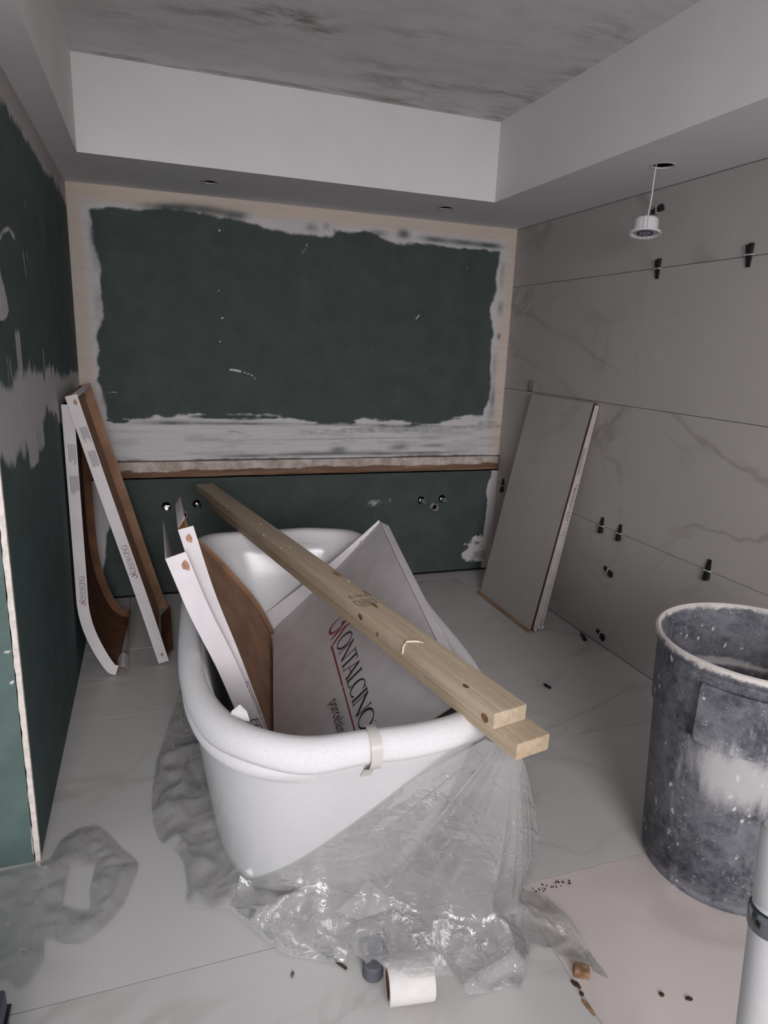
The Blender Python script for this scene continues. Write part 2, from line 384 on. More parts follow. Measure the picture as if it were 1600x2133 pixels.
def cov_lower(X, Z):
    n1 = fbm(X*9, Z*9, 41); n3 = fbm(X*26, Z*26, 45)
    right = .5 + (X - 2.425 + (n1-.5)*.05)/.04
    left = .5 + (np.interp(Z, [0, .14, .42, .69], [.02, .05, .095, .11]) - X + (n1-.5)*.03)/.04
    c = np.clip(np.maximum(right, left), 0, 1)
    pt = [(2.24,.10),(2.29,.19),(2.34,.225),(2.40,.25),(2.48,.30),(2.48,.05),(2.36,.055),(2.27,.06)]
    d = sdist(X, Z, pt); e = np.clip(.5+(d+(n3-.5)*.06)/.04, 0, 1)*(.35+.75*n3); c = np.maximum(c, e)
    c = np.maximum(c, .52*np.exp(-((X-1.62)/.10)**2-((Z-.47)/.13)**2)*(n3*1.7))
    c = np.maximum(c, .52*np.exp(-((X-1.74)/.03)**2-((Z-.52)/.04)**2)*(n3*1.9))
    c = np.maximum(c, .45*sstep(.68, .689, Z)*sstep(.5, .7, fbm(X*14, Z*0, 51)))
    dark = .8*np.clip((sdist(X, Z, [(2.33,.075),(2.345,.13),(2.45,.16),(2.46,.07)]))/.02, 0, 1)*n3
    tan = sstep(.06, .02, np.minimum(X, W-X))*.6
    return c, tan, dark
wallgrid('green_board', wb, 0, W, .012, .684, .0065, 'y', cov_lower, GREEN_BACK, 0.0)
MB().box((-.05, .014, 0), (W+.05, .06, 2.6)).build('backing', HOLE, wb)
# blocking board smeared with compound
def plank_mat():
    t = NT('smeared_board', .75, .15); p = t.pos()
    sepx = t.n('ShaderNodeSeparateXYZ'); t.l(p, sepx.inputs[0]); z = sepx.outputs[2]
    g = t.noise(t.map(p, (2.5, 40, 60)), 1., 5, .6)
    wd = t.mix(t.ramp(g, .3, .7), (.13, .07, .045), (.24, .145, .10))
    n = t.noise(t.map(p, (4.5, 10, 22)), 1., 6, .65, .5)
    h = t.ramp(z, .715, .750)
    cov = t.math('ADD', t.math('MULTIPLY', t.math('SUBTRACT', n, .5), 1.7), t.math('MULTIPLY', h, .62))
    f = t.ramp(cov, .30, .40)
    pl = t.mix(t.ramp(t.noise(p, 16, 6, .7), .35, .7), (.36, .29, .25), (.60, .54, .51))
    t.col(t.mix(f, wd, pl)); t.bump(f, .4, .004); return t.m
PLANK = plank_mat()
b = MB(); xs = np.linspace(.0, W-.01, 60)
G = [[(x, -.012+.003*math.sin(x*9)*0, .694+.004*vnoise(np.array([x*12.]), np.array([1.]), 3)[0]) for x in xs],
     [(x, -.014, .698) for x in xs], [(x, -.014, .776) for x in xs], [(x, -.010, .782) for x in xs], [(x, .012, .783) for x in xs], [(x, .012, .69) for x in xs]]
for r in range(6):
    for i in range(59): pass
vs = [p for row in G for p in row]; n = len(xs); fs = []
for r in range(6):
    q = (r+1) % 6
    for i in range(n-1): fs.append((r*n+i, r*n+i+1, q*n+i+1, q*n+i))
fs.append(tuple(r*n for r in range(6))); fs.append(tuple(r*n+n-1 for r in range(6)))
tag(b.add(vs, fs).build('blocking_board', PLANK, wb), 'wooden board smeared with joint compound')

# left wall
wl = empty('wall_left', (0, 0, 0), kind='structure')
def cov_left(Y, Z):
    n1 = fbm(Y*6, Z*6, 61); n2 = fbm(Y*34, Z*2.2, 63); n3 = fbm(Y*20, Z*20, 66)
    band_top = np.interp(Y, [-2.02,-1.75,-1.4,-.9,-.38,0], [1.335,1.33,1.36,1.30,1.275,1.28]); band_bot = np.interp(Y, [-2.02,-1.9,-1.6,-1.38,-1.2,-.9,-.38,0], [1.17,1.13,1.10,1.12,1.16,1.10,1.05,1.0])
    d = np.minimum(band_top-Z, Z-band_bot)
    c = np.clip(.5+(d+(n1-.5)*.09)/.09, 0, 1)*(.80+.25*n3) - .22*sstep(.5,.7,n2)
    for (y, a, z0, z1, k) in ((-1.52,.10,1.04,1.2,1.1),(-1.36,.08,1.06,1.2,.8),(-1.68,.05,1.08,1.2,.6),(-1.62,.05,1.3,1.46,.6),(-1.78,.06,1.3,1.4,.5),(-1.15,.02,1.28,1.40,.6)):
        c = np.maximum(c, k*np.exp(-((Y-y)/a)**4)*sstep(z0-.02,z0+.03,Z)*sstep(z1+.03,z1-.02,Z)*(.4+1.1*n2))
    pt = [(-2.02,1.66),(-1.80,1.655),(-1.77,1.61),(-1.70,1.50),(-1.80,1.48),(-2.02,1.50)]
    c = np.maximum(c, np.clip(.5+(sdist(Y, Z, pt)+(n3-.5)*.03)/.02, 0, 1)*.95)
    for pts, wd in (([(-1.78,1.66),(-1.70,1.705),(-1.60,1.73),(-1.52,1.715)],.012),([(-1.40,1.70),(-1.37,1.62)],.008),([(-1.33,1.70),(-1.32,1.63)],.006),([(-1.27,1.86),(-1.26,1.82)],.005),([(-.9,1.86),(-.88,1.78)],.006),([(-1.2,1.80),(-1.19,1.76)],.004),([(-.55,1.55),(-.54,1.50)],.006)):
        c = np.maximum(c, .75*np.exp(-(segdist(Y, Z, pts)/wd)**2)*(.5+n3))
    top = .5+(Z - (HS-.10) + (n1-.5)*.10 + (n2-.5)*.05)/.11
    c = np.maximum(c, np.clip(top, 0, 1))
    tan = sstep(HS-.12, HS-.06, Z)*.8
    dark = .55*np.exp(-((Y+.42)/.22)**2-((Z-1.17)/.045)**2)*n3
    return c, tan, dark
wallgrid('green_board', wl, YC+.006, 0, 0, HS, .0085, 'x', cov_left, GREEN_LEFT, 0.0)
MB().box((-.0125, YC+.0005, 0), (-.0006, .0, HS)).build('board_core', GYPS, wl)
# wall end facing the camera
wf = empty('wall_front_left', (0, YC, 0), kind='structure')
def cov_stub(X, Z):
    n3 = fbm(X*22, Z*22, 71); c = .0*X
    for (x, z) in ((-.024,.562),(-.027,.648),(-.10,.40),(-.10,.15),(-.2,.6)): c = np.maximum(c, 1.2*np.exp(-((X-x)**2+(Z-z)**2)/.006**2))
    for k in range(26):
        r = np.random.default_rng(100+k); x, z = -.03-r.random()*.4, r.random()*1.5; L = .02+.04*r.random()
        c = np.maximum(c, .5*np.exp(-(segdist(X, Z, [(x, z), (x+L*.8, z+L)])/.003)**2)*n3*1.6)
    c = np.maximum(c, .8*sstep(-.024, -.016, X)*sstep(.45,.7,fbm(X*3, Z*9, 77)))
    return c, .3+0*X, 0*X
o = wallgrid('green_board', wf, XL, -.015, 0, HS, .008, 'y', cov_stub, GREEN_STUB, YC-.004)
MB().box((XL, YC-.002, 0), (-.016, YC+.05, HS)).build('backing', HOLE, wf)
# raw gypsum corner edge
b = MB(); zs = np.linspace(0, HS, 90)
for i in range(89):
    j = lambda k: .0008*math.sin(k*2.7)+.0007*math.sin(k*1.13+1)
    x0a, x0b = -.0125+j(i), -.0125+j(i+1)
    b.hexa([(x0a,YC-.007,zs[i]),(.001+j(i+9)*.5,YC-.007,zs[i]),(.001,YC+.006,zs[i]),(x0a,YC+.006,zs[i]),(x0b,YC-.007,zs[i+1]),(.001+j(i+10)*.5,YC-.007,zs[i+1]),(.001,YC+.006,zs[i+1]),(x0b,YC+.006,zs[i+1])])
b.build('trim_1', GYPS)['kind'] = 'structure'

# right wall: porcelain tiles 1.22 x 0.61 m
wr = empty('wall_right', (W, 0, 0), kind='structure')
MB().box((W+.009, YB, 0), (W+.05, 0, 2.6)).build('tile_bed', GROUT, wr)
rows = [0.006, .61, 1.22, 1.83, HS]; cols = [0, -1.2208, -2.4416, -3.6624, -4.88]
meshes = {}
for r in range(4):
    for c in range(4):
        z0, z1 = rows[r]+(.0013 if r else 0), rows[r+1]-.0013
        if r == 3: z1 = HS-.004
        y1, y0 = cols[c]-.0007, cols[c+1]+.0007
        b = MB().box((W+random.uniform(0,.0006), y0, z0), (W+.009, y1, z1))
        b.build('wall_tile', WALLTILE, wr, origin=(W, (y0+y1)/2, (z0+z1)/2))
# floor tiles 1.22 x 0.60 m
fl = empty('floor', (0, 0, 0), kind='structure')
MB().box((XL, YB, -.06), (W+.05, .05, -.0095)).build('floor_slab', GROUT, fl)
ys = [0.0, -.10, -.69, -1.290, -1.886, -2.486, -3.09, -3.69, -4.29, -5.0]; xs = [XL, -.60, 1.25, W+.009]
for r in range(len(ys)-1):
    for c in range(3):
        mt = FLOORPINK if (r >= 5 and c == 2) else FLOORTILE
        x0, x1, y0, y1 = xs[c]+.0008, xs[c+1]-.0008, ys[r+1]+.0012, ys[r]-.0012
        MB().box((x0, y0, -.009), (x1, y1, random.uniform(-.0006, 0))).build('floor_tile', mt, fl, origin=((x0+x1)/2, (y0+y1)/2, 0))

# ceiling with its recessed tray
ce = empty('ceiling', (0, 0, HS), kind='structure')
def flatgrid(name, x0, x1, y0, y1, z, cell, fn, mat, parent):
    nx, ny = int((x1-x0)/cell), int((y1-y0)/cell)
    X, Y = np.meshgrid(np.linspace(x0, x1, nx+1), np.linspace(y0, y1, ny+1)); C = fn(X, Y)
    V = np.stack([X, Y, np.zeros_like(X)+z], -1).reshape(-1, 3); I = np.arange(X.size).reshape(X.shape)
    F = np.stack([I[:-1, :-1], I[1:, :-1], I[1:, 1:], I[:-1, 1:]], -1).reshape(-1, 4)
    me = bpy.data.meshes.new(name); me.from_pydata(V, [], F.tolist()); me.materials.append(mat)
    at = me.color_attributes.new('stain', 'FLOAT_COLOR', 'POINT')
    q = np.stack([C, C, C, np.ones_like(C)], -1).reshape(-1).astype(np.float32); at.data.foreach_set('color', q)
    o = bpy.data.objects.new(name, me); COL.objects.link(o); o.parent = parent; o.location = -parent_world(parent); return o
def stain(X, Y):
    s = .14+0*X; n = fbm(X*5, Y*9, 81)
    for (x, y, a, c, k) in ((.84,-1.26,.16,.06,1.1),(.60,-1.15,.22,.05,.7),(1.03,-1.19,.22,.03,.8),(1.42,-.86,.20,.13,.6),(1.25,-.98,.25,.06,.55),(1.55,-.72,.22,.05,.6),(1.35,-.66,.35,.04,.7),(1.75,-.95,.25,.06,.55),(2.0,-1.2,.10,.25,.45),(1.95,-.85,.10,.30,.55),(1.9,-1.6,.2,.1,.4),(1.35,-1.3,.2,.05,.5),(.3,-1.0,.2,.1,.35)):
        s = np.maximum(s, k*np.exp(-((X-x)/a)**2-((Y-y)/c)**2)*(.35+1.3*n))
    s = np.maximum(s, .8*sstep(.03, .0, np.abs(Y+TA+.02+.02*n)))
    return s
flatgrid('tray_ceiling', XL, W+.05, YB, .05, HT, .02, stain, CEIL, ce)
def with_holes(name, outer, holes, z, mat, parent, up=.005):
    pts = [Vector(p) for p in outer]; n = len(pts); edges = [(i, (i+1) % n) for i in range(n)]; b = MB(); hs = []
    for (cx, cy_, r, wob) in holes:
        k = len(pts); rr = [r*(1+wob*(random.random()-.5)) for _ in range(28)]
        ring = [Vector((cx+rr[i]*math.cos(2*math.pi*i/28), cy_+rr[i]*math.sin(2*math.pi*i/28))) for i in range(28)]
        pts += ring; edges += [(k+i, k+(i+1) % 28) for i in range(28)]; hs.append((cx, cy_, r))
        vs = [(p.x, p.y, z) for p in ring]+[(p.x, p.y, z+up) for p in ring]
        b.add(vs, [(i, (i+1) % 28, 28+(i+1) % 28, 28+i) for i in range(28)], 1)
    V, E, F, *_ = delaunay_2d_cdt(pts, edges, [], 1, 1e-6)
    fs = [f for f in F if not any((sum((V[i] for i in f), Vector((0, 0)))/len(f)-Vector(h[:2])).length < h[2]*.9 for h in hs)]
    b.add([(v.x, v.y, z) for v in V], fs)
    return b.build(name, [mat, GYPS], parent)
with_holes('soffit', [(0, -TA), (W-TR, -TA), (W-TR, YB), (W+.02, YB), (W+.02, .02), (0, .02)],
           [(.654, -.332, .034, .1), (1.848, -.36, .036, .1), (2.246, -1.513, .041, .16)], HS, SOFFIT, ce)
with_holes('soffit', [(XL, YB), (TL, YB), (TL, -TA), (TL, .02), (0, .02), (0, YC), (XL, YC)], [], HS-.0002, SOFFIT, ce)
MB().box((TL-.0125, -TA, HS-.001), (W-TR, -TA+.0125, HT)).build('fascia', FASCIA, ce)
MB().box((W-TR, YB, HS-.001), (W-TR+.0125, -TA, HT)).build('fascia', FASCIA, ce)
MB().box((TL-.0125, YB, HS-.001), (TL, -TA, HT)).build('fascia', FASCIA, ce)
MB().box((TL, -4.6, HS), (W-TR, -4.59, HT)).build('fascia', FASCIA, ce)

# ------------------------------------------------------------ bathtub
TC = Vector((.803, -1.86)); TH = -.07; ct, st = math.cos(TH), math.sin(TH)
def tub_dims(z, inset=0.):
    t = max(0, min(1, z/.60)); return (.305+.075*t**.92-inset, .49+.272*t**.95-inset, .76+.115*t**.95-inset)
def tub_pt(th, z, inset=0.):
    a, bf, bb = tub_dims(z, inset); c, s = math.cos(th), math.sin(th)
    n = (5.0 if c > 0 else 3.2) if s < 0 else 3.2+3.2*min(1, z/.6)
    r = (abs(c)**n+abs(s)**n)**(-1/n)
    lx, ly = a*c*r, (bf if s < 0 else bb)*s*r
    return Vector((TC.x+lx*ct-ly*st, TC.y+lx*st+ly*ct, z))
def tub_F(p, inset=0.):
    d = p.xy-TC; lx, ly = d.x*ct+d.y*st, -d.x*st+d.y*ct
    a, bf, bb = tub_dims(p.z, inset); n = (5.0 if lx > 0 else 3.2) if ly < 0 else 3.2+3.2*min(1, max(0, p.z)/.6)
    return ((abs(lx)/a)**n+(abs(ly)/(bf if ly < 0 else bb))**n)**(1/n)
def tub_push(p, margin=.008):
    if p.z > .6: return p
    f = tub_F(p, -margin)
    if f < 1: d = (p.xy-TC)/max(f, .05); p = Vector((TC.x+d.x, TC.y+d.y, p.z))
    return p
tub = empty('bathtub', (TC.x, TC.y, 0), 'white freestanding bathtub with foam wrapped rim in the middle of the floor', 'bathtub')
NT_ = 96; rings = [(0.002, .02), (.0, .004), (.012, 0)] + [(z, 0) for z in (.08, .16, .24, .32, .40, .48, .54)] + [(.585, -.004), (.603, 0), (.607, .012), (.605, .045), (.59, .055)]
inner = [(.55, .060), (.45, .064), (.34, .069), (.24, .075), (.17, .088), (.135, .115), (.125, .18)]
vs = []; fs = []; K = 0
for (z, ins) in rings+inner:
    for i in range(NT_): vs.append(tub_pt(2*math.pi*i/NT_, z, ins))
    K += 1
for k in range(K-1):
    for i in range(NT_): fs.append((k*NT_+i, k*NT_+(i+1) % NT_, (k+1)*NT_+(i+1) % NT_, (k+1)*NT_+i))
fs.append(tuple(range(NT_))[::-1]); fs.append(tuple(range((K-1)*NT_, K*NT_)))
MB().add(vs, fs).build('shell', TUBW, tub, smooth=50)
# foam sleeve round the rim
prof = [(.002, .580), (.009, .583), (.014, .597), (.013, .618), (.004, .637), (-.012, .646), (-.028, .646), (-.041, .637), (-.048, .612), (-.050, .588), (-.040, .586)]
vs = []; fs = []; n = 144; m = len(prof)
for i in range(n):
    th = 2*math.pi*i/n; wv = .006*math.sin(th*5+1)+.004*math.sin(th*11)
    s = math.sin(th); cor = math.exp(-((th-math.radians(222))/.16)**2)
    for k, (o_, z) in enumerate(prof):
        dz = wv*(.4 if z > .6 else 1.)
        if k >= 6: o_ -= .022*max(0, s)**3
        if k <= 2: dz -= .006*cor
        p = tub_pt(th, .60, -o_-.004); vs.append((p.x, p.y, z+dz))
for i in range(n):
    j = (i+1) % n
    for k in range(m): fs.append((i*m+k, j*m+k, j*m+(k+1) % m, i*m+(k+1) % m))
tag(MB().add(vs, fs).build('foam_sleeve', FOAM, tub, smooth=60), 'white protective foam around the rim')
# second foam layer showing at the front left corner, and the curled foam tip
G = []
for i in range(25):
    th = math.radians(190+i*(256-190)/24); k = math.sin(math.pi*i/24)**.6
    G.append([tub_pt(th, .585, .003), tub_pt(th, .575, -.010*k-.003), tub_pt(th, .56, -.016*k-.003), tub_pt(th, .545, -.014*k-.003), tub_pt(th, .528, -.003)])
sheet('foam_strip', G, .003, (FOAM, FOAM), tub, 60)
G = []
p0 = tub_pt(math.radians(229), .6, .045)
for i in range(9):
    a = i/8
    G.append([Vector((p0.x-.024+.044*a, p0.y-.010-.018*a, .636)), Vector((p0.x-.016+.032*a, p0.y+.002-.012*a, .650+.002*math.sin(math.pi*a))), Vector((p0.x-.002+.008*a, p0.y+.008, .656+.003*math.sin(math.pi*a)))])
sheet('foam_tip', G, .006, (FOAM, FOAM), tub, 60)
# tape across the front of the foam
th0, th1 = math.radians(272.2), math.radians(275.8); G = []
for a in np.linspace(th0, th1, 5):
    row = [tub_pt(a, .60, .050)+Vector((0,0,.040)), tub_pt(a, .60, .030)+Vector((0,0,.0485)), tub_pt(a, .60, .010)+Vector((0,0,.0495)), tub_pt(a, .60, -.012)+Vector((0,0,.041)), tub_pt(a, .60, -.023)+Vector((0,0,.020)), tub_pt(a, .60, -.0245)+Vector((0,0,-.006)), tub_pt(a-.006, .60, -.019)+Vector((0,0,-.024)), tub_pt(a-.012, .55, -.003), tub_pt(a-.022, .525, -.003)]
    G.append(row)
tag(sheet('tape_strip', G, .0006, (TAPE, TAPE), tub, 60), 'short beige strip of packing tape')
# overflow fitting on the inner left side
p = tub_pt(math.radians(181), .47, .076); b = MB().lathe([(.0, .012), (.018, .012), (.026, .008), (.030, 0.0)], (p.x, p.y, p.z), 24, axis='x')
tag(b.build('overflow', CHROME, tub, smooth=40), 'chrome overflow ring')

# ------------------------------------------------------------ stroke lettering for the printed logo
def strokes_logo():
    """Returns list of (polyline [(x,y)], widths, ink) for the printed logo; cap height 1, reading along +x."""
    out = []; thin, thick = .05, .13
    def st(pts, w, ink=0, n=None): out.append((pts, w, ink))
    def O(x, wd):
        P = []; Wd = []
        for i in range(25):
            a = 2*math.pi*i/24; P.append((x+wd/2+wd/2*math.cos(a), .5+.5*math.sin(a))); Wd.append(thin+(thick-thin)*abs(math.cos(a+.35))**1.5)
        st(P, Wd)
    def ser(x, y, l=.16): st([(x-l/2, y), (x+l/2, y)], .035)
    def N(x, wd):
        st([(x+.05, 0), (x+.05, 1)], thin); st([(x+.02, 1), (x+wd-.05, 0)], thick); st([(x+wd-.05, 0), (x+wd-.05, 1)], thin); ser(x+.05, 0); ser(x+wd-.05, 1); ser(x-.0, 1, .1)
    x = 0.
    O(x, .78); x += .86
    N(x, .72); x += .78
    st([(x+.29, 0), (x+.29, 1)], thick); st([(x, .98), (x+.58, .98)], .05); st([(x+.01, .99), (x+.01, .8)], .045); st([(x+.57, .99), (x+.57, .8)], .045); ser(x+.29, 0, .26); x += .58
    st([(x, 0), (x+.33, 1)], thin); st([(x+.31, 1), (x+.64, 0)], thick); st([(x+.13, .36), (x+.50, .36)], .045); ser(x, 0, .18); ser(x+.64, 0, .24); x += .74
    st([(x+.1, 0), (x+.1, 1)], thick); st([(x+.02, .02), (x+.5, .02)], .05); st([(x+.5, 0), (x+.53, .22)], .05); ser(x+.1, 1, .26); x += .58
    P = []; Wd = []
    for i in range(19):
        a = math.radians(48+i*(312-48)/18); P.append((x+.36+.36*math.cos(a), .5+.5*math.sin(a))); Wd.append(thin+(thick-thin)*abs(math.cos(a))**1.5)
    st(P, Wd); st([(x+.61, .98), (x+.61, .72)], .05); st([(x+.62, .14), (x+.58, .1)], .05); x += .72
    st([(x+.1, 0), (x+.1, 1)], thick); ser(x+.1, 0, .26); ser(x+.1, 1, .26); x += .26
    N(x, .76); x += .82
    O(x, .82); x += .84; st([(x+.02, .95), (x+.06, .99)], .05)
    end = x
    # script M (red) with its swash, and the rule that runs under the word
    M = [(-1.55, .62), (-1.62, .20), (-1.45, -.12), (-1.10, -.18), (-.90, .10), (-.85, .45)]
    st(spline(M, 26), [.03+.12*math.sin(math.pi*i/25)**1.2 for i in range(26)], 1)
    st(spline([(-1.12, .72), (-1.02, .60), (-.98, .75)], 8), .09, 1)
    st(spline([(-.98, .98), (-.80, .45), (-.62, -.16), (-.58, -.30)], 16), [.15-.006*i for i in range(16)], 1)
    st(spline([(-.58, -.30), (-.62, .25), (-.52, .85), (-.30, 1.28), (-.13, 1.30)], 18), [.04+.005*i for i in range(18)], 1)
    st([(-.13, 1.30), (-.02, 1.14)], .07, 1)
    st(spline([(-.52, .85), (-.40, .50), (-.22, .02), (-.08, -.34)], 16), [.06+.08*math.sin(math.pi*i/15) for i in range(16)], 1)
    st([(-.08, -.34), (.10, -.30), (end*.5-.06, -.30)], [.13, .10, .085], 1)
    st([(end*.5, -.30), (end-.62, -.30)], [.075, .075], 1)
    st(spline([(end-.62, -.30), (end-.28, -.29), (end-.10, -.18), (end-.08, -.02)], 14), [.075+.006*i for i in range(14)], 1)
    return out, end
LOGO, LEND = strokes_logo()
def put_logo(name, parent, origin, ux, uy, sx, sy, nrm, mats, lift=.0012, which=(0, 1), clip=None):
    """lays the strokes on a surface: point = origin + ux*x*sx + uy*y*sy"""
    ux, uy, nrm = map(Vector, (ux, uy, nrm)); b = MB()
    for pts, wd, ink in LOGO:
        if ink not in which: continue
        P = [Vector(p).to_2d() if len(p) > 2 else Vector(p) for p in pts]; nP = len(P)
        wds = wd if isinstance(wd, list) else [wd]*nP; vs = []
        for i in range(nP):
            d = (P[min(i+1, nP-1)]-P[max(i-1, 0)]); d = d.normalized() if d.length > 0 else Vector((1, 0)); q = Vector((-d.y, d.x))*wds[i]*.5
            for s in (1, -1):
                e = P[i]+q*s
                pt = origin(e) if callable(origin) else origin+ux*(e.x*sx)+uy*(e.y*sy)+nrm*lift
                vs.append(pt)
        b.add(vs, [(2*i, 2*i+1, 2*i+3, 2*i+2) for i in range(nP-1)], 0 if ink == 0 else (1 if len(mats) > 1 else 0))
    return b.build(name, list(mats), parent)
def put_text(name, parent, text, origin, ux, uy, sx, sy, nrm, mat, lift=.0012):
    cu = bpy.data.curves.new(name, 'FONT'); cu.body = text; cu.size = 1; tmp = bpy.data.objects.new(name, cu); COL.objects.link(tmp)
    bpy.context.view_layer.update(); dg = bpy.context.evaluated_depsgraph_get()
    me = bpy.data.meshes.new_from_object(tmp.evaluated_get(dg)); bpy.data.objects.remove(tmp); bpy.data.curves.remove(cu)
    ux, uy, nrm, origin = map(Vector, (ux, uy, nrm, origin)); pw = parent_world(parent)
    for v in me.vertices: v.co = origin+ux*(v.co.x*sx)+uy*(v.co.y*sy)+nrm*lift
    me.materials.clear(); me.materials.append(mat)
    o = bpy.data.objects.new(name, me); COL.objects.link(o); o.parent = parent; o.location = -pw; return o

# ------------------------------------------------------------ cartons
def rows_grid(A, B, m):
    A, B = np.array(A, float), np.array(B, float); return [[tuple(a+(b_-a)*t) for t in np.linspace(0, 1, m)] for a, b_ in zip(A, B)]
# big printed carton lid lying along the tub
P0 = Vector((.815, -1.128, .233)); EX = Vector((.656, -.157, .738)).normalized(); EY = Vector((-.168, -.984, -.059)); EY = (EY-EX*EY.dot(EX)).normalized(); NB = EX.cross(EY)
if NB.z < 0: NB = -NB
WB, LB = .664, 1.32
def onB(s, t, h=0.): return P0+EX*s+EY*t+NB*h
big = empty('tile_carton', tuple(onB(.3, .6, -.2)), 'large white tile carton lid with big red and black lettering tilted inside the bathtub', 'carton')
def bend(s, t): return -.010*math.sin(math.pi*s/WB)+.004*math.sin(t*4)
G = [[onB(s, t, bend(s, t)) for t in np.linspace(0, 1.10+(LB-1.10)*s/WB, 20)] for s in np.linspace(0, WB, 14)]
def orient(g, nrm):
    a, b_, c = Vector(g[0][0]), Vector(g[1][0]), Vector(g[0][1])
    return g if (b_-a).cross(c-a).dot(nrm) > 0 else g[::-1]
sheet('face_panel', orient(G, NB), .003, (CARDW, BROWN), big)
FD = .05
G = [[onB(s, -.001, bend(s, 0)-.0005) + Vector((-.030, .006, .076))*(k*(1-.88*s/WB)) for k in (0, .5, 1)] for s in np.linspace(.0, WB, 14)]
tag(sheet('end_flange', orient(G, EY), .003, (CARDW, BROWN), big), 'folded end flap with perforation marks')
G = [[onB(WB+.002+.012*k, t, bend(WB, t)-.0005-FD*.8*k) for k in (0, .5, 1)] for t in np.linspace(0, LB, 20)]
sheet('side_flange', orient(G, EX), .003, (CARDF, BROWN), big)
b = MB()
for k in range(26):
    s = .02+k*.024
    if 8 < k < 12: continue
    b.box((0,0,0),(0,0,0)) if False else None
    p = [onB(s, -.003, bend(s, 0)+.0006), onB(s+.014, -.003, bend(s, 0)+.0006), onB(s+.014, .0005, bend(s, 0)+.0006), onB(s, .0005, bend(s, 0)+.0006)]
    b.add(p, [(0, 1, 2, 3)])
b.build('perforation', INK, big)['kind'] = 'stuff'
tr_ = math.radians(4.2); LX = (EY*math.cos(tr_)+EX*math.sin(tr_)); LY = (EX*math.cos(tr_)-EY*math.sin(tr_))
def logo_at(e):
    sx = .463/(LEND-.82); t = .597+(e.x-.39)*sx; q_ = (t-.6)/.46
    sc = .319+.020*q_+e.y*(.072-.013*q_); return onB(sc, t, bend(sc, t)+.0012)
put_logo('printed_logo', big, logo_at, LX, LY, 1, 1, NB, (INK, RED))
put_text('printed_text', big, 'porcelain tile', onB(.258, .868), LX, LY, .050, .052, NB, INK, .0035)

def strip_marks(name, parent, f, u0, u1, v0, v1, rows, lines, mat):
    """small print suggested by short bars; f(u,v)->point"""
    b = MB(); r = random.Random(int(u0*1000)+rows)
    for k in range(lines):
        v = v0+(v1-v0)*(k+.5)/lines; uu = u0
        L = (u1-u0)*(.6+.4*r.random())
        b.add([f(uu, v-.0011), f(uu+L, v-.0011), f(uu+L, v+.0011), f(uu, v+.0011)], [(0, 1, 2, 3)])
    return b.build(name, mat, parent)
def carton(name, label, near, far, inward, outn, pts=24, fd=.05, fdir2=None, top_flap=None, loc=None, brown=BROWN, far_flange=True, wob=0.):
    """folded carton tray: near/far edge polylines run top to bottom; inward(i)->unit vector the flanges point to"""
    N = spline(near, pts); F = spline(far, pts)
    e = empty(name, loc or tuple(N[-1]), label, 'carton')
    G = [[tuple(a+(f_-a)*t+np.array(inward)*(-wob)*math.sin(math.pi*t)*math.sin(math.pi*i/(pts-1))) for t in np.linspace(0, 1, 12)] for i, (a, f_) in enumerate(zip(N, F))]
    iv = Vector(inward)
    sheet('base_panel', orient(G, -iv), .003, (CARDW, brown), e)
    return e, N, F
OUT = Vector((0, -1, 0))
def near_flange(e, N, dirs, fd=.05, name='side_flange', lean=0., mats=None):
    G = [[tuple(np.array(p)+np.array(d)*fd*k+np.array((0, -lean*k-.001, 0))) for k in (0, .35, .7, 1)] for p, d in zip(N, dirs)]
    return sheet(name, orient(G, OUT), .003, mats or (CARDF, BROWN), e), G
def flange_f(N, dirs, fd=.05, lean=0.):
    N = np.array(N); seg = np.linalg.norm(np.diff(N, axis=0), axis=1); cum = np.concatenate([[0], np.cumsum(seg)])
    def f(u, v):
        i = min(max(int(np.searchsorted(cum, u))-1, 0), len(N)-2); t = (u-cum[i])/max(seg[i], 1e-6)
        p = N[i]*(1-t)+N[i+1]*t; d = np.array(dirs[i])*(1-t)+np.array(dirs[i+1])*t
        return Vector(p)+Vector(d)*v+Vector((0, -lean*v/fd-.0022, 0))
    return f, cum[-1]
def flange_logo(name, e, f, u, v, lx, hy, up=True, ink=(INKL, MAROON), which=(0, 1)):
    """logo reading from the bottom to the top of a flange when up is True"""
    b = MB()
    for pts, wd, k_ in LOGO:
        if k_ not in which: continue
        P = [Vector((float(p[0]), float(p[1]))) for p in pts]; nP = len(P); wds = wd if isinstance(wd, list) else [wd]*nP; vs = []
        for i in range(nP):
            d = (P[min(i+1, nP-1)]-P[max(i-1, 0)]); d = d.normalized() if d.length > 0 else Vector((1, 0)); q = Vector((-d.y, d.x))*wds[i]*.6
            for s in (1, -1):
                t = P[i]+q*s
                vs.append(f(u-t.x*lx, v-t.y*hy) if up else f(u+t.x*lx, v+t.y*hy))
        b.add(vs, [(2*i, 2*i+1, 2*i+3, 2*i+2) for i in range(nP-1)], k_)
    return b.build(name, list(ink), e)
def staple(e, f, u, v, r=.009):
    b = MB(); c = [f(u+r*1.2*math.cos(a)*(1+.25*math.sin(3*a)), v+r*.8*math.sin(a)) for a in np.linspace(0, 2*math.pi, 13)[:-1]]
    b.add(c, [tuple(range(12))]); return b.build('glue_spot', CHIP_B, e)
CHIP_B = plain('glue_brown', (.34, .19, .12), .7, var=.3, scale=80)
def perp(N, side):
    N = np.array(N); d = np.gradient(N, axis=0); d /= np.linalg.norm(d, axis=1, keepdims=True)
    return [tuple(np.array((q[2], 0, -q[0]))*side) for q in d]

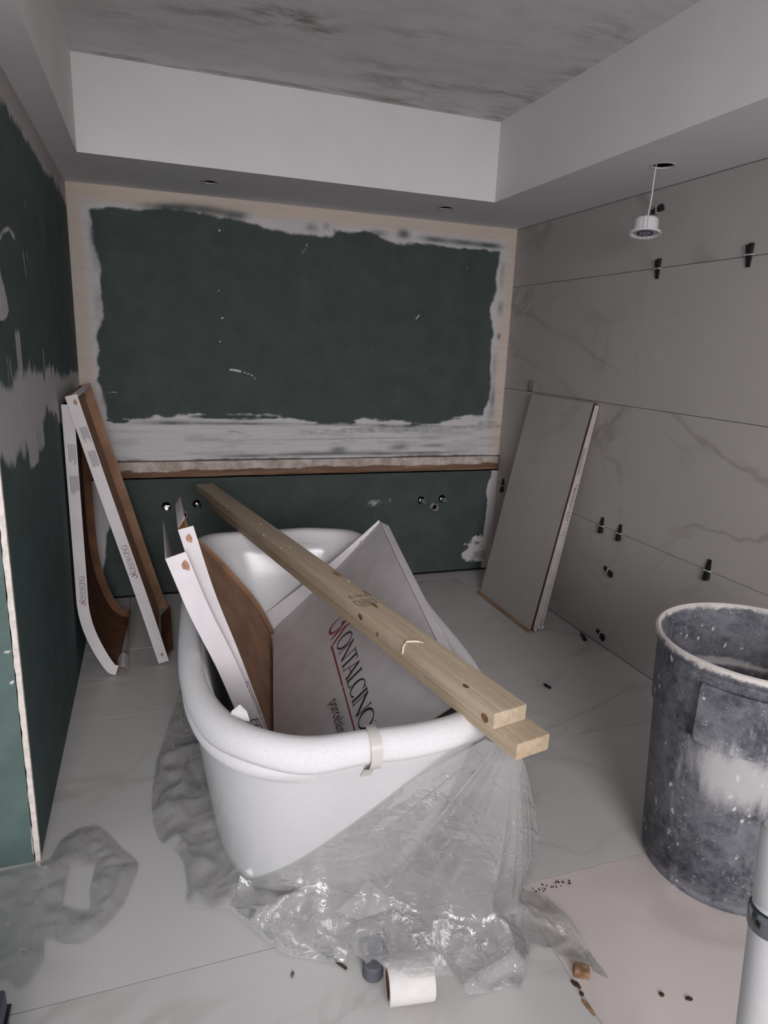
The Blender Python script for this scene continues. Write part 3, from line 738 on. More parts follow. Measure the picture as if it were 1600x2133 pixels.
# L2: the straight carton leaning on the left wall
nr = [(.028, -.895, 1.208), (.105, -.893, .90), (.182, -.891, .60), (.259, -.889, .30), (.330, -.886, .006)]
fr_ = [(.030, -.285, 1.212), (.108, -.285, .90), (.186, -.283, .60), (.263, -.281, .30), (.338, -.28, .02)]
e, N, F = carton('tile_carton', 'straight white tile carton with brown inside leaning from the floor to the left wall', nr, fr_, (.97, 0, .24), OUT)
D = perp(N, -1)
if D[3][0] < 0: D = perp(N, 1)
near_flange(e, N, D, .046)
G = [[tuple(np.array(p)+np.array(d)*.046*k) for k in (0, .5, 1)] for p, d in zip(F, D)]
tag(sheet('side_flange', orient(G, (0, -1, 0)), .003, (BROWN, CARDW), e), 'far brown flange')
ff, Lu = flange_f(N, D, .046)
flange_logo('printed_logo', e, ff, .78, .030, .125/LEND, .017, True)
strip_marks('small_print', e, ff, .13, .20, .012, .042, 1, 6, INKL); strip_marks('small_print', e, ff, .23, .30, .012, .042, 1, 6, INKL)
staple(e, ff, .03, .030); staple(e, ff, 1.20, .026, .007)
G = [[(.055+.02*k, y, 1.218-.012*k) for k in (0, .5, 1)] for y in np.linspace(-.89, -.29, 8)]
sheet('end_flange', orient(G, (0, 0, 1)), .003, (CARDW, BROWN), e)
G = [[(.345+.05*k, y, .004+.055*k) for k in (0, .5, 1)] for y in np.linspace(-.86, -.32, 8)]
tag(sheet('end_flange', orient(G, (-1, 0, 1)), .003, (BROWND, BROWND), e), 'brown bottom flap bent outward')
# L1: the bent carton behind it
nr = [(.010, -.872, 1.175), (.010, -.874, .95), (.010, -.876, .70), (.011, -.885, .45), (.013, -.893, .30), (.035, -.905, .19), (.075, -.92, .09), (.118, -.94, .02), (.15, -.943, .004)]
fr_ = [(.012, -.31, 1.17), (.012, -.31, .95), (.013, -.31, .70), (.016, -.31, .45), (.030, -.31, .30), (.06, -.31, .17), (.10, -.31, .07), (.145, -.31, .02), (.19, -.31, .004)]
e, N, F = carton('tile_carton', 'bent white tile carton with dark brown inside standing flat against the left wall', nr, fr_, (.98, 0, .2), OUT, brown=BROWND)
D = perp(N, 1)
if D[3][0] < 0: D = perp(N, -1)
wd = [.046]*24
near_flange(e, N, D, .046, mats=(CARDF, BROWND))
ff, Lu = flange_f(N, D, .046)
flange_logo('printed_logo', e, ff, .83, .032, .105/LEND, .016, True)
strip_marks('small_print', e, ff, .16, .25, .012, .042, 1, 5, INKL); strip_marks('small_print', e, ff, .29, .37, .010, .044, 1, 7, INKL)
G = [[(.15+.05*k, y, .005+.03*k*(1-k)*4+.012*k) for k in (0, .25, .5, .75, 1)] for y in np.linspace(-.945, -.80, 6)]
sheet('end_flange', orient(G, (-.2, 0, 1)), .003, (CARDF, BROWND), e)
G = [[(.19+.012*k-.0*k, y, .005+.10*k+.10*max(0, (y+.55))*k) for k in (0, .5, 1)] for y in np.linspace(-.80, -.31, 9)]
tag(sheet('end_flange', orient(G, (1, 0, 0)), .003, (CARDW, BROWND), e), 'turned up bottom flap, brown inside')
b = MB(); b.add([(.1885+.0072*.5+.018*0+.001*0-.0045, -.56+.035*math.cos(a), .066+.022*math.sin(a)) for a in np.linspace(0, 2*math.pi, 17)[:-1]], [tuple(range(16))])
b.build('hand_hole', PIPEW, e)
G = [[tuple(np.array(p)+np.array(d)*.04*k) for k in (0, .5, 1)] for p, d in zip(F, D)]
sheet('side_flange', orient(G, (0, -1, 0)), .003, (BROWND, CARDW), e)

# A2 (brown inside showing) and A1 (white strip in front) leaning on the left rim of the tub
nr = [(.405, -2.068, .968), (.455, -2.068, .78), (.515, -2.066, .60), (.578, -2.064, .40), (.638, -2.06, .20), (.665, -2.06, .13)]
fr_ = [(.416, -1.43, .880), (.446, -1.397, .766), (.524, -1.341, .670), (.612, -1.277, .548), (.718, -1.20, .385), (.800, -1.135, .21)]
e, N, F = carton('tile_carton', 'folded tile carton in the tub with its brown inside facing the large lettered lid', nr, fr_, (.9, -.1, .42), OUT, wob=.02)
D = [tuple(Vector(d)) for d in perp(N, 1)]
if D[3][0] < 0: D = perp(N, -1)
near_flange(e, N, D, .040, lean=.004)
ff, Lu = flange_f(N, D, .040, .004)
flange_logo('printed_logo', e, ff, .60, .030, .11/LEND, .016, True); staple(e, ff, .03, .020, .010)
G = [[tuple(np.array(p)+np.array((.018*math.sin(2.6*k)+.004, -.012*k, .022*k*(1.2-k)))) for k in (0, .25, .5, .75, 1)] for p in F]
tag(sheet('side_flange', orient(G, (.6, 0, .8)), .003, (BROWN, BROWN), e), 'rolled brown far edge')
G = [[tuple(np.array(N[0])*(1-t)+np.array(F[0])*t+np.array((.018*k, 0, .03*k))) for k in (0, .5, 1)] for t in np.linspace(.05, 1, 8)]
sheet('end_flange', orient(G, (-1, 0, 1)), .003, (CARDW, BROWN), e)
nr = [(.370, -2.112, .905), (.425, -2.112, .745), (.492, -2.110, .58), (.556, -2.108, .40), (.645, -2.104, .18)]
fr_ = [(.372, -1.50, .835), (.412, -1.45, .70), (.480, -1.40, .60), (.565, -1.33, .44), (.70, -1.20, .22)]
e, N, F = carton('tile_carton', 'white tile carton strip nearest the camera resting on the left rim of the tub', nr, fr_, (.9, -.1, .42), OUT, brown=CARDW)
D = perp(N, 1)
if D[3][0] < 0: D = perp(N, -1)
near_flange(e, N, D, .054, lean=.004)
ff, Lu = flange_f(N, D, .054, .004)
flange_logo('printed_logo', e, ff, .70, .040, .16/LEND, .020, True, (INK, MAROON)); staple(e, ff, .035, .040, .012)

# R: carton with a tile leaning on the right wall
YN, YF = -.985, -.385
nr = [(W-.005, YN, 1.20), (W-.07, YN, .81), (W-.137, YN, .405), (2.283, YN, .006)]
fr_ = [(W-.005, YF, 1.20), (W-.07, YF, .81), (W-.137, YF, .405), (2.283, YF, .006)]
e, N, F = carton('tile_carton', 'shallow tile carton leaning on the tiled right wall, holding one grey tile', nr, fr_, (-.986, 0, .16), OUT)
D = perp(N, 1)
if D[3][0] > 0: D = perp(N, -1)
D2 = [tuple(np.array(d)*s) for d, s in zip(D, np.linspace(.55, 1.25, len(D)))]
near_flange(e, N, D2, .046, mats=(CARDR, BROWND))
ff, Lu = flange_f(N, D2, .046)
flange_logo('printed_logo', e, ff, .45, .018, .15/LEND, .012, False)
strip_marks('small_print', e, ff, .22, .42, .020, .042, 1, 4, INKL)
b = MB()
for k in range(44): b.add([ff(.28+k*.021, .0125), ff(.28+k*.021+.011, .0125), ff(.28+k*.021+.011, .0145), ff(.28+k*.021, .0145)], [(0, 1, 2, 3)])
b.build('perforation', INK, e)['kind'] = 'stuff'
for (Fl, nm) in ((F, 'side_flange'),):
    G = [[tuple(np.array(p)+np.array(d)*.026*k) for k in (0, .5, 1)] for p, d in zip(Fl, D2)]
    sheet(nm, orient(G, (0, 1, 0)), .003, (CARDF, BROWND), e)
G = [[(2.235-.046*k, y, .004+.004*k) for k in (0, .5, 1)] for y in np.linspace(YN-.01, YF, 8)]
tag(sheet('end_flange', orient(G, (0, 0, 1)), .003, (BROWN, BROWN), e), 'brown bottom flap folded out on the floor')
b = MB(); r = random.Random(4)
for k in range(5):
    c = Vector((2.24+r.uniform(-.02, .03), YN-.008-r.uniform(0, .012), .012+r.uniform(0, .02))); a = [c+Vector((r.uniform(-.016, .016), r.uniform(-.006, .006), r.uniform(-.012, .014))) for _ in range(4)]
    b.add(a, [(0, 1, 2), (0, 2, 3), (1, 3, 2), (0, 3, 1)])
b.build('torn_corner', PAPER, e)
tl = MB(); dx = np.array((-.046, 0, 0))
q = lambda y, u, o: tuple(np.array((W-.006, y, 1.216))*(1-u)+np.array((2.281, y, .008))*u+np.array((-o, 0, -.16*o)))
o1 = lambda u: .030+.037*u
tl.hexa([q(YN+.006, 1, .012), q(YF-.006, 1, .012), q(YF-.006, 1, o1(1)), q(YN+.006, 1, o1(1)), q(YN+.006, 0, .010), q(YF-.006, 0, .010), q(YF-.006, 0, o1(0)), q(YN+.006, 0, o1(0))], [0, 0, 0, 0, 0, 1])  # near side painted dark, as the shadow gap beside the flange
o = tl.build('porcelain_tile', [LEANTILE, CRUMB_SHADE], None, origin=(2.25, (YN+YF)/2, .02))
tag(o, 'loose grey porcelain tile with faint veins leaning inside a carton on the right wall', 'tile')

# ------------------------------------------------------------ lumber
def stud(name, label, near, far, z, mat, end_knot):
    A, B = Vector((*near, z)), Vector((*far, z)); L = (B-A).length; ang = math.atan2(B.y-A.y, B.x-A.x)-math.pi/2
    e = empty(name, tuple((A+B)/2), label, 'lumber'); e.rotation_euler = (0, 0, ang)
    b = MB().box((-.0445, -L/2, 0), (.0445, L/2, .038)); me_o = b.build('board', mat, None, bevel=.0035, smooth=30); me_o.parent = e
    return e, L
top, L1 = stud('timber_stud', 'upper of two stacked pine studs laid across the bathtub', (1.047, -2.717), (.590, -.326), .6825, PINE, True)
bot, L2 = stud('timber_stud', 'lower pine stud under the other, its end sticking out nearer the camera', (1.0705, -2.7765), (.640, -.52), .644, PINE2, False)
def onstud(e, name, poly, mat, z=.0386):
    b = MB().add([(x, y, z) for x, y in poly], [tuple(range(len(poly)))]); o = b.build(name, mat, None); o.parent = e; return o
STAMP = plain('stamp_ink', (.16, .11, .075), .8, var=.2)
SPLINT = plain('pale_splinter', (.72, .66, .56), .8, var=.1)
KNOT = plain('knot_brown', (.17, .075, .035), .7, var=.4, scale=90)
def stud_text(e, text, x, y, size, rot):
    cu = bpy.data.curves.new('grade_stamp', 'FONT'); cu.body = text; cu.size = size; tmp = bpy.data.objects.new('t', cu); COL.objects.link(tmp)
    bpy.context.view_layer.update(); me = bpy.data.meshes.new_from_object(tmp.evaluated_get(bpy.context.evaluated_depsgraph_get())); bpy.data.objects.remove(tmp)
    R = Matrix.Rotation(rot, 4, 'Z')
    for v in me.vertices: v.co = R @ v.co + Vector((x, y, .0387))
    me.materials.clear(); me.materials.append(STAMP); o = bpy.data.objects.new('grade_stamp', me); COL.objects.link(o); o.parent = e
# stamp sits about 0.78 m from the near end
sy0 = -L1/2+.70
stud_text(top, 'No.2', .030, sy0+.012, .030, math.pi)
b = MB(); hx = [(-.020, sy0-.075), (.018, sy0-.075), (.030, sy0-.06), (.030, sy0-.028), (-.032, sy0-.028), (-.032, sy0-.06)]
for i in range(6):
    p, q_ = Vector(hx[i]), Vector(hx[(i+1) % 6]); d = (q_-p).normalized(); n_ = Vector((-d.y, d.x))*.0013
    b.add([(*(p-n_), .0387), (*(q_-n_), .0387), (*(q_+n_), .0387), (*(p+n_), .0387)], [(0, 1, 2, 3)])
for k in range(4):
    y = sy0-.036-k*.009; b.add([(-.022, y, .0387), (.02, y, .0387), (.02, y-.003, .0387), (-.022, y-.003, .0387)], [(0, 1, 2, 3)])
o = b.build('grade_stamp', STAMP, None); o.parent = top
# pale nick with a run of compound, and a few knots/nicks
r = random.Random(9); b = MB()
yy = -L1/2+.335
b.tube([(-.046, yy+.03, .012), (-.0462, yy+.028, .030), (-.044, yy+.024, .040), (-.034, yy+.034, .0405), (-.018, yy+.030, .0405), (-.004, yy+.022, .0402), (.002, yy+.012, .040)], .0024, 6)
o = b.build('compound_smear', SPLINT, None); o.parent = top
for (x, y, a, c) in ((.012, -L1/2+.62, .004, .022), (-.03, -L1/2+.12, .006, .01)):
    onstud(top, 'knot', [(x+a*math.cos(t), y+c*math.sin(t)) for t in np.linspace(0, 6.28, 11)[:-1]], KNOT)
for (y, z, a, c) in ((-L1/2+.60, .020, .013, .009), (-L1/2+.50, .008, .006, .006), (-L1/2+.03, .012, .012, .010)):
    b = MB().add([(-.0449, y+a*math.cos(t), z+c*math.sin(t)) for t in np.linspace(0, 6.28, 11)[:-1]], [tuple(range(10))])
    o = b.build('knot', KNOT, None); o.parent = top
b = MB()
for k in range(6):
    x, y = r.uniform(-.04, .04), r.uniform(-.5, .9); b.box((x-.0015, y-.006, .0375), (x+.0015, y+.006, .0397))
o = b.build('splinter', SPLINT, None); o.parent = top; o['kind'] = 'stuff'

# ------------------------------------------------------------ trash can
def can_mat():
    t = NT('splashed_plastic', .6, .25); p = t.obj(); s3 = t.n('ShaderNodeSeparateXYZ'); t.l(p, s3.inputs[0]); z = s3.outputs[2]
    base = t.mix(t.ramp(t.noise(p, 14, 6, .7), .35, .7), (.022, .024, .034), (.058, .060, .080))
    haze = t.noise(p, 5.5, 9, .82, .3)
    c = t.mix(t.math('MULTIPLY', t.ramp(haze, .34, .62), .62), base, (.24, .24, .26))
    c = t.mix(t.math('MULTIPLY', t.ramp(t.noise(p, 55, 8, .8), .48, .64), .26), c, (.27, .27, .285))
    c = t.mix(t.math('MULTIPLY', t.ramp(t.noise(t.map(p, (9, 9, 3)), 1., 8, .8, .3), .55, .68), .55), c, (.36, .355, .365))
    # thick dried splash below the handle
    vd = t.n('ShaderNodeVectorMath', operation='DISTANCE'); t.l(t.map(p, (1, 1, 1.35)), vd.inputs[0]); vd.inputs[1].default_value = (1.728, -2.735, .425*1.35)
    k = t.math('ADD', vd.outputs['Value'], t.math('MULTIPLY', t.math('SUBTRACT', t.noise(t.map(p, (26, 26, 5)), 1., 5, .7), .5), .22))
    c = t.mix(t.math('MULTIPLY', t.ramp(k, .06, .17, 1, 0), .85), c, (.46, .45, .455))
    wv = t.n('ShaderNodeVectorMath', operation='ADD'); nz = t.n('ShaderNodeTexNoise', Scale=60., Detail=3.); t.l(p, nz.inputs['Vector']); sc_ = t.n('ShaderNodeVectorMath', operation='SCALE'); t.l(nz.outputs['Color'], sc_.inputs[0]); sc_.inputs['Scale'].default_value = .022; t.l(t.map(p, (1, 1, .6)), wv.inputs[0]); t.l(sc_.outputs[0], wv.inputs[1])
    spk = t.n('ShaderNodeTexVoronoi', Scale=34.); t.l(wv.outputs[0], spk.inputs['Vector'])
    f = t.math('MULTIPLY', t.ramp(spk.outputs['Distance'], .12, .24, 1, 0), t.ramp(t.noise(p, 9, 2), .50, .58))
    c = t.mix(f, c, (.56, .54, .53))
    spk2 = t.n('ShaderNodeTexVoronoi', Scale=110.); t.l(p, spk2.inputs['Vector'])
    f = t.math('MULTIPLY', t.ramp(spk2.outputs['Distance'], .12, .25, 1, 0), t.ramp(t.noise(p, 22, 3), .54, .62))
    c = t.mix(t.math('MULTIPLY', f, .8), c, (.5, .49, .48))
    rd = t.n('ShaderNodeVectorMath', operation='DISTANCE'); t.l(t.map(p, (1, 1, 0)), rd.inputs[0]); rd.inputs[1].default_value = (1.905, -2.57, 0)
    inn = t.ramp(rd.outputs['Value'], .2475, .2485, 1, 0); band = t.ramp(t.math('ABSOLUTE', t.math('SUBTRACT', t.math('ADD', z, t.math('MULTIPLY', t.math('SUBTRACT', t.noise(p, 14, 4), .5), .03)), .533)), .006, .016, 1, 0)
    c = t.mix(t.math('MULTIPLY', t.math('MULTIPLY', inn, band), .8), c, (.48, .45, .44))
    rim = t.math('ADD', z, t.math('MULTIPLY', t.math('SUBTRACT', t.noise(p, 26, 5, .7), .5), .05))
    c = t.mix(t.ramp(rim, .698, .712), c, (.56, .52, .49))
    t.col(c); t.bump(haze, .3, .004); return t.m
CANM = can_mat(); CC = (1.905, -2.57)
can = empty('trash_can', (CC[0], CC[1], 0), 'round dark grey trash can splashed with plaster beside the right wall', 'trash can')
outp = [(.200, .0), (.212, .002), (.217, .012), (.214, .028), (.220, .036), (.244, .45), (.246, .492), (.253, .500), (.255, .54), (.260, .67), (.262, .684), (.270, .692), (.273, .703), (.270, .713), (.264, .716)]
inp = [(.256, .711), (.254, .68), (.246, .53), (.239, .522), (.234, .48), (.210, .05), (.20, .03)]
b = MB(); prof = outp+inp; n = 64; vs = []; fs = []
for (rr, h) in prof:
    for i in range(n):
        a = 2*math.pi*i/n; wob = 1+.012*math.cos(2*a-.9)*(h/.7); vs.append((CC[0]+rr*wob*math.cos(a), CC[1]+rr*wob*math.sin(a), h))
for j in range(len(prof)-1):
    for i in range(n): fs.append((j*n+i, j*n+(i+1) % n, (j+1)*n+(i+1) % n, (j+1)*n+i))
fs.append(tuple(range(n))[::-1]); fs.append(tuple(range((len(prof)-1)*n, len(prof)*n)))
b.add(vs, fs).build('body', CANM, can, smooth=35)
for a0 in (math.radians(213), math.radians(33)):
    b = MB(); hw = math.radians(17); N_ = 9
    def ringp(a, rr, z): return (CC[0]+rr*math.cos(a), CC[1]+rr*math.sin(a), z)
    ins_, out_ = [], []
    secs = [(.250, .505), (.268, .495), (.279, .501), (.281, .525), (.281, .645), (.274, .660), (.256, .660)]
    vs = []; 
    for i in range(N_):
        a = a0-hw+2*hw*i/(N_-1)
        for (rr, z) in secs: vs.append(ringp(a, rr, z))
    m = len(secs); fs = []
    for i in range(N_-1):
        for k in range(m): fs.append((i*m+k, (i+1)*m+k, (i+1)*m+(k+1) % m, i*m+(k+1) % m))
    fs.append(tuple(range(m))); fs.append(tuple(range((N_-1)*m, N_*m)))
    b.add(vs, fs).build('handle', CANM, can, smooth=30)

# ------------------------------------------------------------ hanging recessed light
LP = Vector((2.248, -1.455, 1.925))
lt = empty('recessed_light', tuple(LP), 'white recessed light hanging by its cord below the hole in the soffit', 'light')
MB().lathe([(0, .062), (.030, .062), (.044, .058), (.047, .052), (.047, .012), (.061, .008), (.062, .002), (.058, .0), (.050, .003), (.047, .004), (.044, .008), (.0, .010)], tuple(LP), 40).build('housing', WHITEP, lt, smooth=35)
MB().lathe([(.0, .0055), (.030, .0055), (.043, .0055), (.044, .009)], tuple(LP), 32).build('lens', GLASSY, lt, smooth=35)
MB().lathe([(.024, .004), (.028, .0015), (.032, .004), (.028, .006), (.024, .004)], tuple(LP), 32).build('lens_ring', NAVY, lt, smooth=35)
d = (CAM-LP); d.z = 0; d.normalize(); sd = Vector((-d.y, d.x, 0))
b = MB(); c = LP+d*.048
for k in (-1, 1): 
    p = c+sd*k*.007
    b.hexa([tuple(p+sd*s*.002+d*q+Vector((0,0,z))) for z in (.012, .056) for s, q in ((-1,-.003),(1,-.003),(1,.004),(-1,.004))])
b.build('clip', WHITEP, lt)
b = MB()
for k in (-1, 1):
    c = LP+d*.020+sd*k*.010; b.tube([c+Vector((0,0,.004)), c+Vector((0,0,-.012))+sd*.002*k, c+Vector((0,0,-.020))-sd*.003*k, c+Vector((0,0,-.012))-sd*.006*k, c+Vector((0,0,.003))-sd*.006*k], .0014, 6)
tag(b.build('spring', CHROME, lt, smooth=True), 'small wire springs below')
RL = Matrix.Rotation(math.radians(-9), 3, sd)
if (RL @ Vector((0, 0, -1))).dot(d) < 0: RL = RL.transposed()
lt.rotation_euler = RL.to_euler()
b = MB(); top_ = Vector((2.238, -1.487, HS+.05)); pts = []
for t in np.linspace(0, 1, 14):
    p = (LP+RL @ Vector((0, 0, .06)))*(1-t)+top_*t; p += sd*.005*math.sin(t*5)*(1-t); pts.append(RL.transposed() @ (p-LP)+LP)
b.tube(pts, .0028, 8).build('cord', WHITEP, lt, smooth=True)
# white ring left around the hole
for (x, y, r0) in ((2.246, -1.513, .041), (.654, -.332, .034), (1.848, -.36, .036)):
    o = MB().lathe([(r0*.985, HS-.0012), (r0*1.22, HS-.0012), (r0*1.25, HS-.0002), (r0*.985, HS+.004), (r0*.985, HS-.0012)], (x, y, 0), 40).build('cutout_rim', PIPEW if r0 < .04 else PAPER, ce)

# ------------------------------------------------------------ pipe stubs on the back wall
def stub(x, z, label, kind):
    if kind == 'drain':
        e = empty('drain_pipe', (x, 0, z), label, 'pipe')
        MB().lathe([(.0235, .0), (.0235, -.035), (.0225, -.037), (.0195, -.035), (.0195, .0)], (x, -.002, z), 28, axis='y').build('pipe', PIPEW, e, smooth=40)
        MB().lathe([(.0, -.004), (.0196, -.004)], (x, -.002, z), 28, axis='y').build('bore', HOLE, e)
    else:
        e = empty('supply_stub', (x, 0, z), label, 'pipe')
        r = random.Random(int(x*1000)); b = MB(); k = 14; cpts = [(x+(.020+.007*r.random())*math.cos(2*math.pi*i/k), -.0015, z+(.022+.008*r.random())*math.sin(2*math.pi*i/k)) for i in range(k)]
        b.add(cpts, [tuple(range(k))]); b.build('ragged_hole', HOLE, e)
        MB().lathe([(0, -.040), (.009, -.040), (.0105, -.038), (.0105, -.026), (.0085, -.024), (.0085, -.002), (.013, -.002)], (x, -.001, z-.004), 18, axis='y').build('stub_pipe', CHROME, e, smooth=35)
        b = MB(); b.box((x-.004, -.034, z+.004), (x+.018, -.026, z+.011)); b.tube([(x+.010, -.030, z-.008), (x+.022, -.038, z-.016)], .005, 8)
        b.build('stop_valve', CHROME, e)
stub(.402, .528, 'bright chrome supply stub left of the carton tops on the back wall', 's')
stub(.570, .535, 'chrome supply stub beside the far end of the pine studs', 's')
stub(.490, .478, 'white drain pipe end just above the brown carton edge', 'drain')
stub(1.950, .505, 'chrome supply stub left of the right hand drain pipe', 's')
stub(2.095, .508, 'chrome supply stub right of the right hand drain pipe', 's')
stub(2.036, .460, 'open white drain pipe between two stubs at the right of the back wall', 'drain')

# ------------------------------------------------------------ tile leveling wedges
def wedge(y, z, rot, label, L=.078, wall=True, chrome=False):
    e = empty('leveling_wedge', (W, y, z), label, 'wedge', 'tile leveling wedges on the right wall')
    a = math.radians(rot); R = Matrix.Rotation(a, 4, 'X')
    def T(p): q = R @ Vector(p); return (W-.0005-.0+q.x, y+q.y, z+q.z)
    w0, w1 = .0125, .0185
    P = [(0,-w0/1.4,-L*.55),(0,w0/1.4,-L*.55),(0,w1/1.4,L*.45),(0,-w1/1.4,L*.45)]
    b = MB(); lo = [T((-.001, p[1], p[2])) for p in P]; hi = [T((-.004-(.012 if p[2] > 0 else .0), p[1], p[2])) for p in P]
    b.hexa(lo+hi)
    c = [T((x, yy, zz)) for x, yy, zz in ((-.001,-w1/1.4,L*.45),(-.001,.002,L*.45),(-.001,.002,L*.52),(-.001,-w1/1.4,L*.52),(-.014,-w1/1.4,L*.45),(-.014,.002,L*.45),(-.014,.002,L*.52),(-.014,-w1/1.4,L*.52))]
    b.hexa(c); b.build('wedge_body', BLACK if not chrome else CHROME, e)
    b = MB(); c = [T((x, yy, zz)) for zz in (-.0025, .0025) for x, yy in ((.0, -.016), (-.0145, -.016), (-.0145, .016), (.0, .016))]
    b.hexa(c).build('clip', PIPEW, e)
wedge(-1.28, 1.828, 0, 'black wedge on the top wall joint, the one left of the far right one')
wedge(-1.764, 1.834, 0, 'black wedge on the top wall joint nearest the right picture edge')
wedge(-1.119, .612, 180, 'upright black wedge just left of the vertical joint beside the leaning carton')
wedge(-1.258, .612, 180, 'upright black wedge just right of the vertical joint beside the leaning carton')
wedge(-1.816, .612, 180, 'lone black wedge on the lower joint above the trash can', .085)
wedge(-1.212, .400, 105, 'black wedge lying sideways halfway down the lowest tile row', .07)
wedge(-1.215, .058, 105, 'black wedge lying sideways just above the floor at the right wall', .07)
wedge(-.089, .600, 180, 'small black wedge in the back right corner beside the leaning tile', .085)
wedge(-1.228, 2.076, 82, 'black wedge lying sideways close under the soffit', .075)
e = empty('leveling_clip', (W, -.326, 1.25), 'shiny metallic clip standing on the wall joint above the leaning tile', 'clip')
b = MB().box((W-.014, -.336, 1.222), (W-.001, -.318, 1.285)); b.build('clip_body', DARKCH, e, bevel=.003)
MB().box((W-.018, -.332, 1.228), (W-.0142, -.322, 1.280)).build('clip_face', CHROME, e)
b = MB().hexa([(2.425,-1.155,.001),(2.440,-1.165,.001),(2.478,-1.075,.001),(2.466,-1.068,.001),(2.425,-1.155,.018),(2.440,-1.165,.018),(2.478,-1.075,.005),(2.466,-1.068,.005)])
tag(b.build('leveling_wedge', BLACK, None, origin=(2.45, -1.12, 0)), 'black wedge lying loose on the floor at the foot of the right wall', 'wedge')
p = Vector((1.97, -1.532, .0065)); b = MB().tube([p+Vector((-.0045, .016, 0)), p+Vector((-.004, .0135, 0)), p+Vector((.004, -.0135, 0)), p+Vector((.0045, -.016, 0))], .0065, 10)
tag(b.build('plastic_peg', BLACK, None, smooth=40, origin=tuple(p)), 'small black peg lying on the open floor right of the bathtub', 'peg')

# ------------------------------------------------------------ clear plastic sheets
def film_noise(X, Y, seed):
    a = fbm(X*6.5, Y*6.5, seed, 2); b_ = fbm(X*15+3, Y*15, seed+9, 2)
    return np.maximum(.20-np.abs(a-.5)*1.6, 0)+np.maximum(.12-np.abs(b_-.5), 0)*.45
Kp = [(1.278,-2.495),(1.272,-2.505),(1.268,-2.512),(1.26,-2.52),(1.25,-2.53),(1.235,-2.545),(1.224,-2.568),(1.17,-2.58),(1.116,-2.583),(1.029,-2.533),(.99,-2.51),(.94,-2.483),(.90,-2.455),(.87,-2.44),(.839,-2.421),(.721,-2.36),(.6,-2.302),(.527,-2.269)]
Op = [(1.314,-2.542),(1.329,-2.677),(1.334,-2.804),(1.300,-2.765),(1.265,-2.729),(1.206,-2.669),(1.117,-2.763),(1.090,-2.748),(1.065,-2.753),(.985,-2.745),(.915,-2.744),(.842,-2.730),(.795,-2.69),(.765,-2.605),(.718,-2.577),(.601,-2.514),(.553,-2.443),(.492,-2.349)]
NU = 150; Kk = poly3([(*p, .006) for p in Kp], NU); Oo = .5*poly3([(*p, .004) for p in Op], NU)+.5*spline([(*p, .004) for p in Op], NU)
Aa = poly3([(1.078, -2.738, .600), (1.070, -2.738, .615), (1.05, -2.73, .625), (1.03, -2.715, .635), (1.0, -2.70, .645)], NU)
u01 = np.linspace(0, 1, NU); NV1, NV2 = 34, 22
grid = []
for i in range(NU):
    row = []; u = u01[i]
    pl = .75*(1-2*abs(math.sin(u*13+1.6*math.sin(u*7)))**.55)+.4*(1-2*abs(math.sin(u*31+1.2*math.sin(u*17)))**.6)
    for v in np.linspace(0, 1, NV1):
        p = Aa[i]*(1-v)+Kk[i]*v
        amp = .016*math.sin(math.pi*min(1, v*1.0))**.7*(1 if u < .88 else .3)
        sag = .04*math.sin(math.pi*v)*max(0, 1-u*1.3)
        q = Vector(p)+Vector((.35, -.9, .1))*(pl*amp)+Vector((sag*.5, -sag*.5, -sag))
        q.z = max(q.z, .004)
        row.append(tub_push(q, .008))
    for v in np.linspace(0, 1, NV2+1)[1:]:
        p = Kk[i]*(1-v)+Oo[i]*v; row.append(Vector(p))
    grid.append(row)
Gf = np.array(grid); X, Y, Z = Gf[..., 0], Gf[..., 1], Gf[..., 2]
low = np.exp(-Z/.05); edge = np.ones_like(Z); edge[:, -1] = .25
Gf[..., 2] = np.maximum(Z+film_noise(X, Y, 201)*.14*low*edge, .004)
X, Y = Gf[..., 0], Gf[..., 1]
Gf[..., 2] = np.maximum(Gf[..., 2], .094*np.exp(-(segdist(X, Y, [(.80, -2.692), (.915, -2.709)])/.066)**4)); Gf[..., 2] = np.maximum(Gf[..., 2], .046*np.exp(-(segdist(X, Y, [(.795, -2.63), (.81, -2.55)])/.062)**4)); Gf[..., 2] = np.maximum(Gf[..., 2], .024*np.exp(-(np.hypot(X-.84, Y+2.43)/.12)**6))
n_, m_ = Gf.shape[:2]; I = np.arange(n_*m_).reshape(n_, m_)
film = MB(); film.add(Gf.reshape(-1, 3), np.stack([I[:-1, :-1], I[1:, :-1], I[1:, 1:], I[:-1, 1:]], -1).reshape(-1, 4).tolist())
si = [(.49, -.993), (.474, -1.591), (.509, -1.853), (.532, -2.026), (.545, -2.174), (.527, -2.269)]
so = [(.413,-1.153),(.348,-1.467),(.313,-1.668),(.298,-1.869),(.317,-2.028),(.375,-2.124),(.389,-2.236),(.392,-2.303),(.492,-2.349)]
A_ = poly3([(*p, .006) for p in si], 90); B_ = spline([(*p, .004) for p in so], 90); ts = np.linspace(0, 1, 24)
Gs = A_[:, None, :]*(1-ts)[None, :, None]+B_[:, None, :]*ts[None, :, None]
edge = np.minimum(1, (1-ts)*4+.25)[None, :]; Gs[..., 2] = .004+film_noise(Gs[..., 0], Gs[..., 1], 231)*.14*edge
I = np.arange(Gs.shape[0]*Gs.shape[1]).reshape(Gs.shape[:2])
film.add(Gs.reshape(-1, 3), np.stack([I[:-1, :-1], I[1:, :-1], I[1:, 1:], I[:-1, 1:]], -1).reshape(-1, 4).tolist(), 1)
tag(film.build('plastic_sheet', [FILM, FILM2], None, smooth=True, origin=(.9, -2.45, 0)), 'clear plastic sheet hanging off the tub rim and spread around its foot', 'plastic sheet')
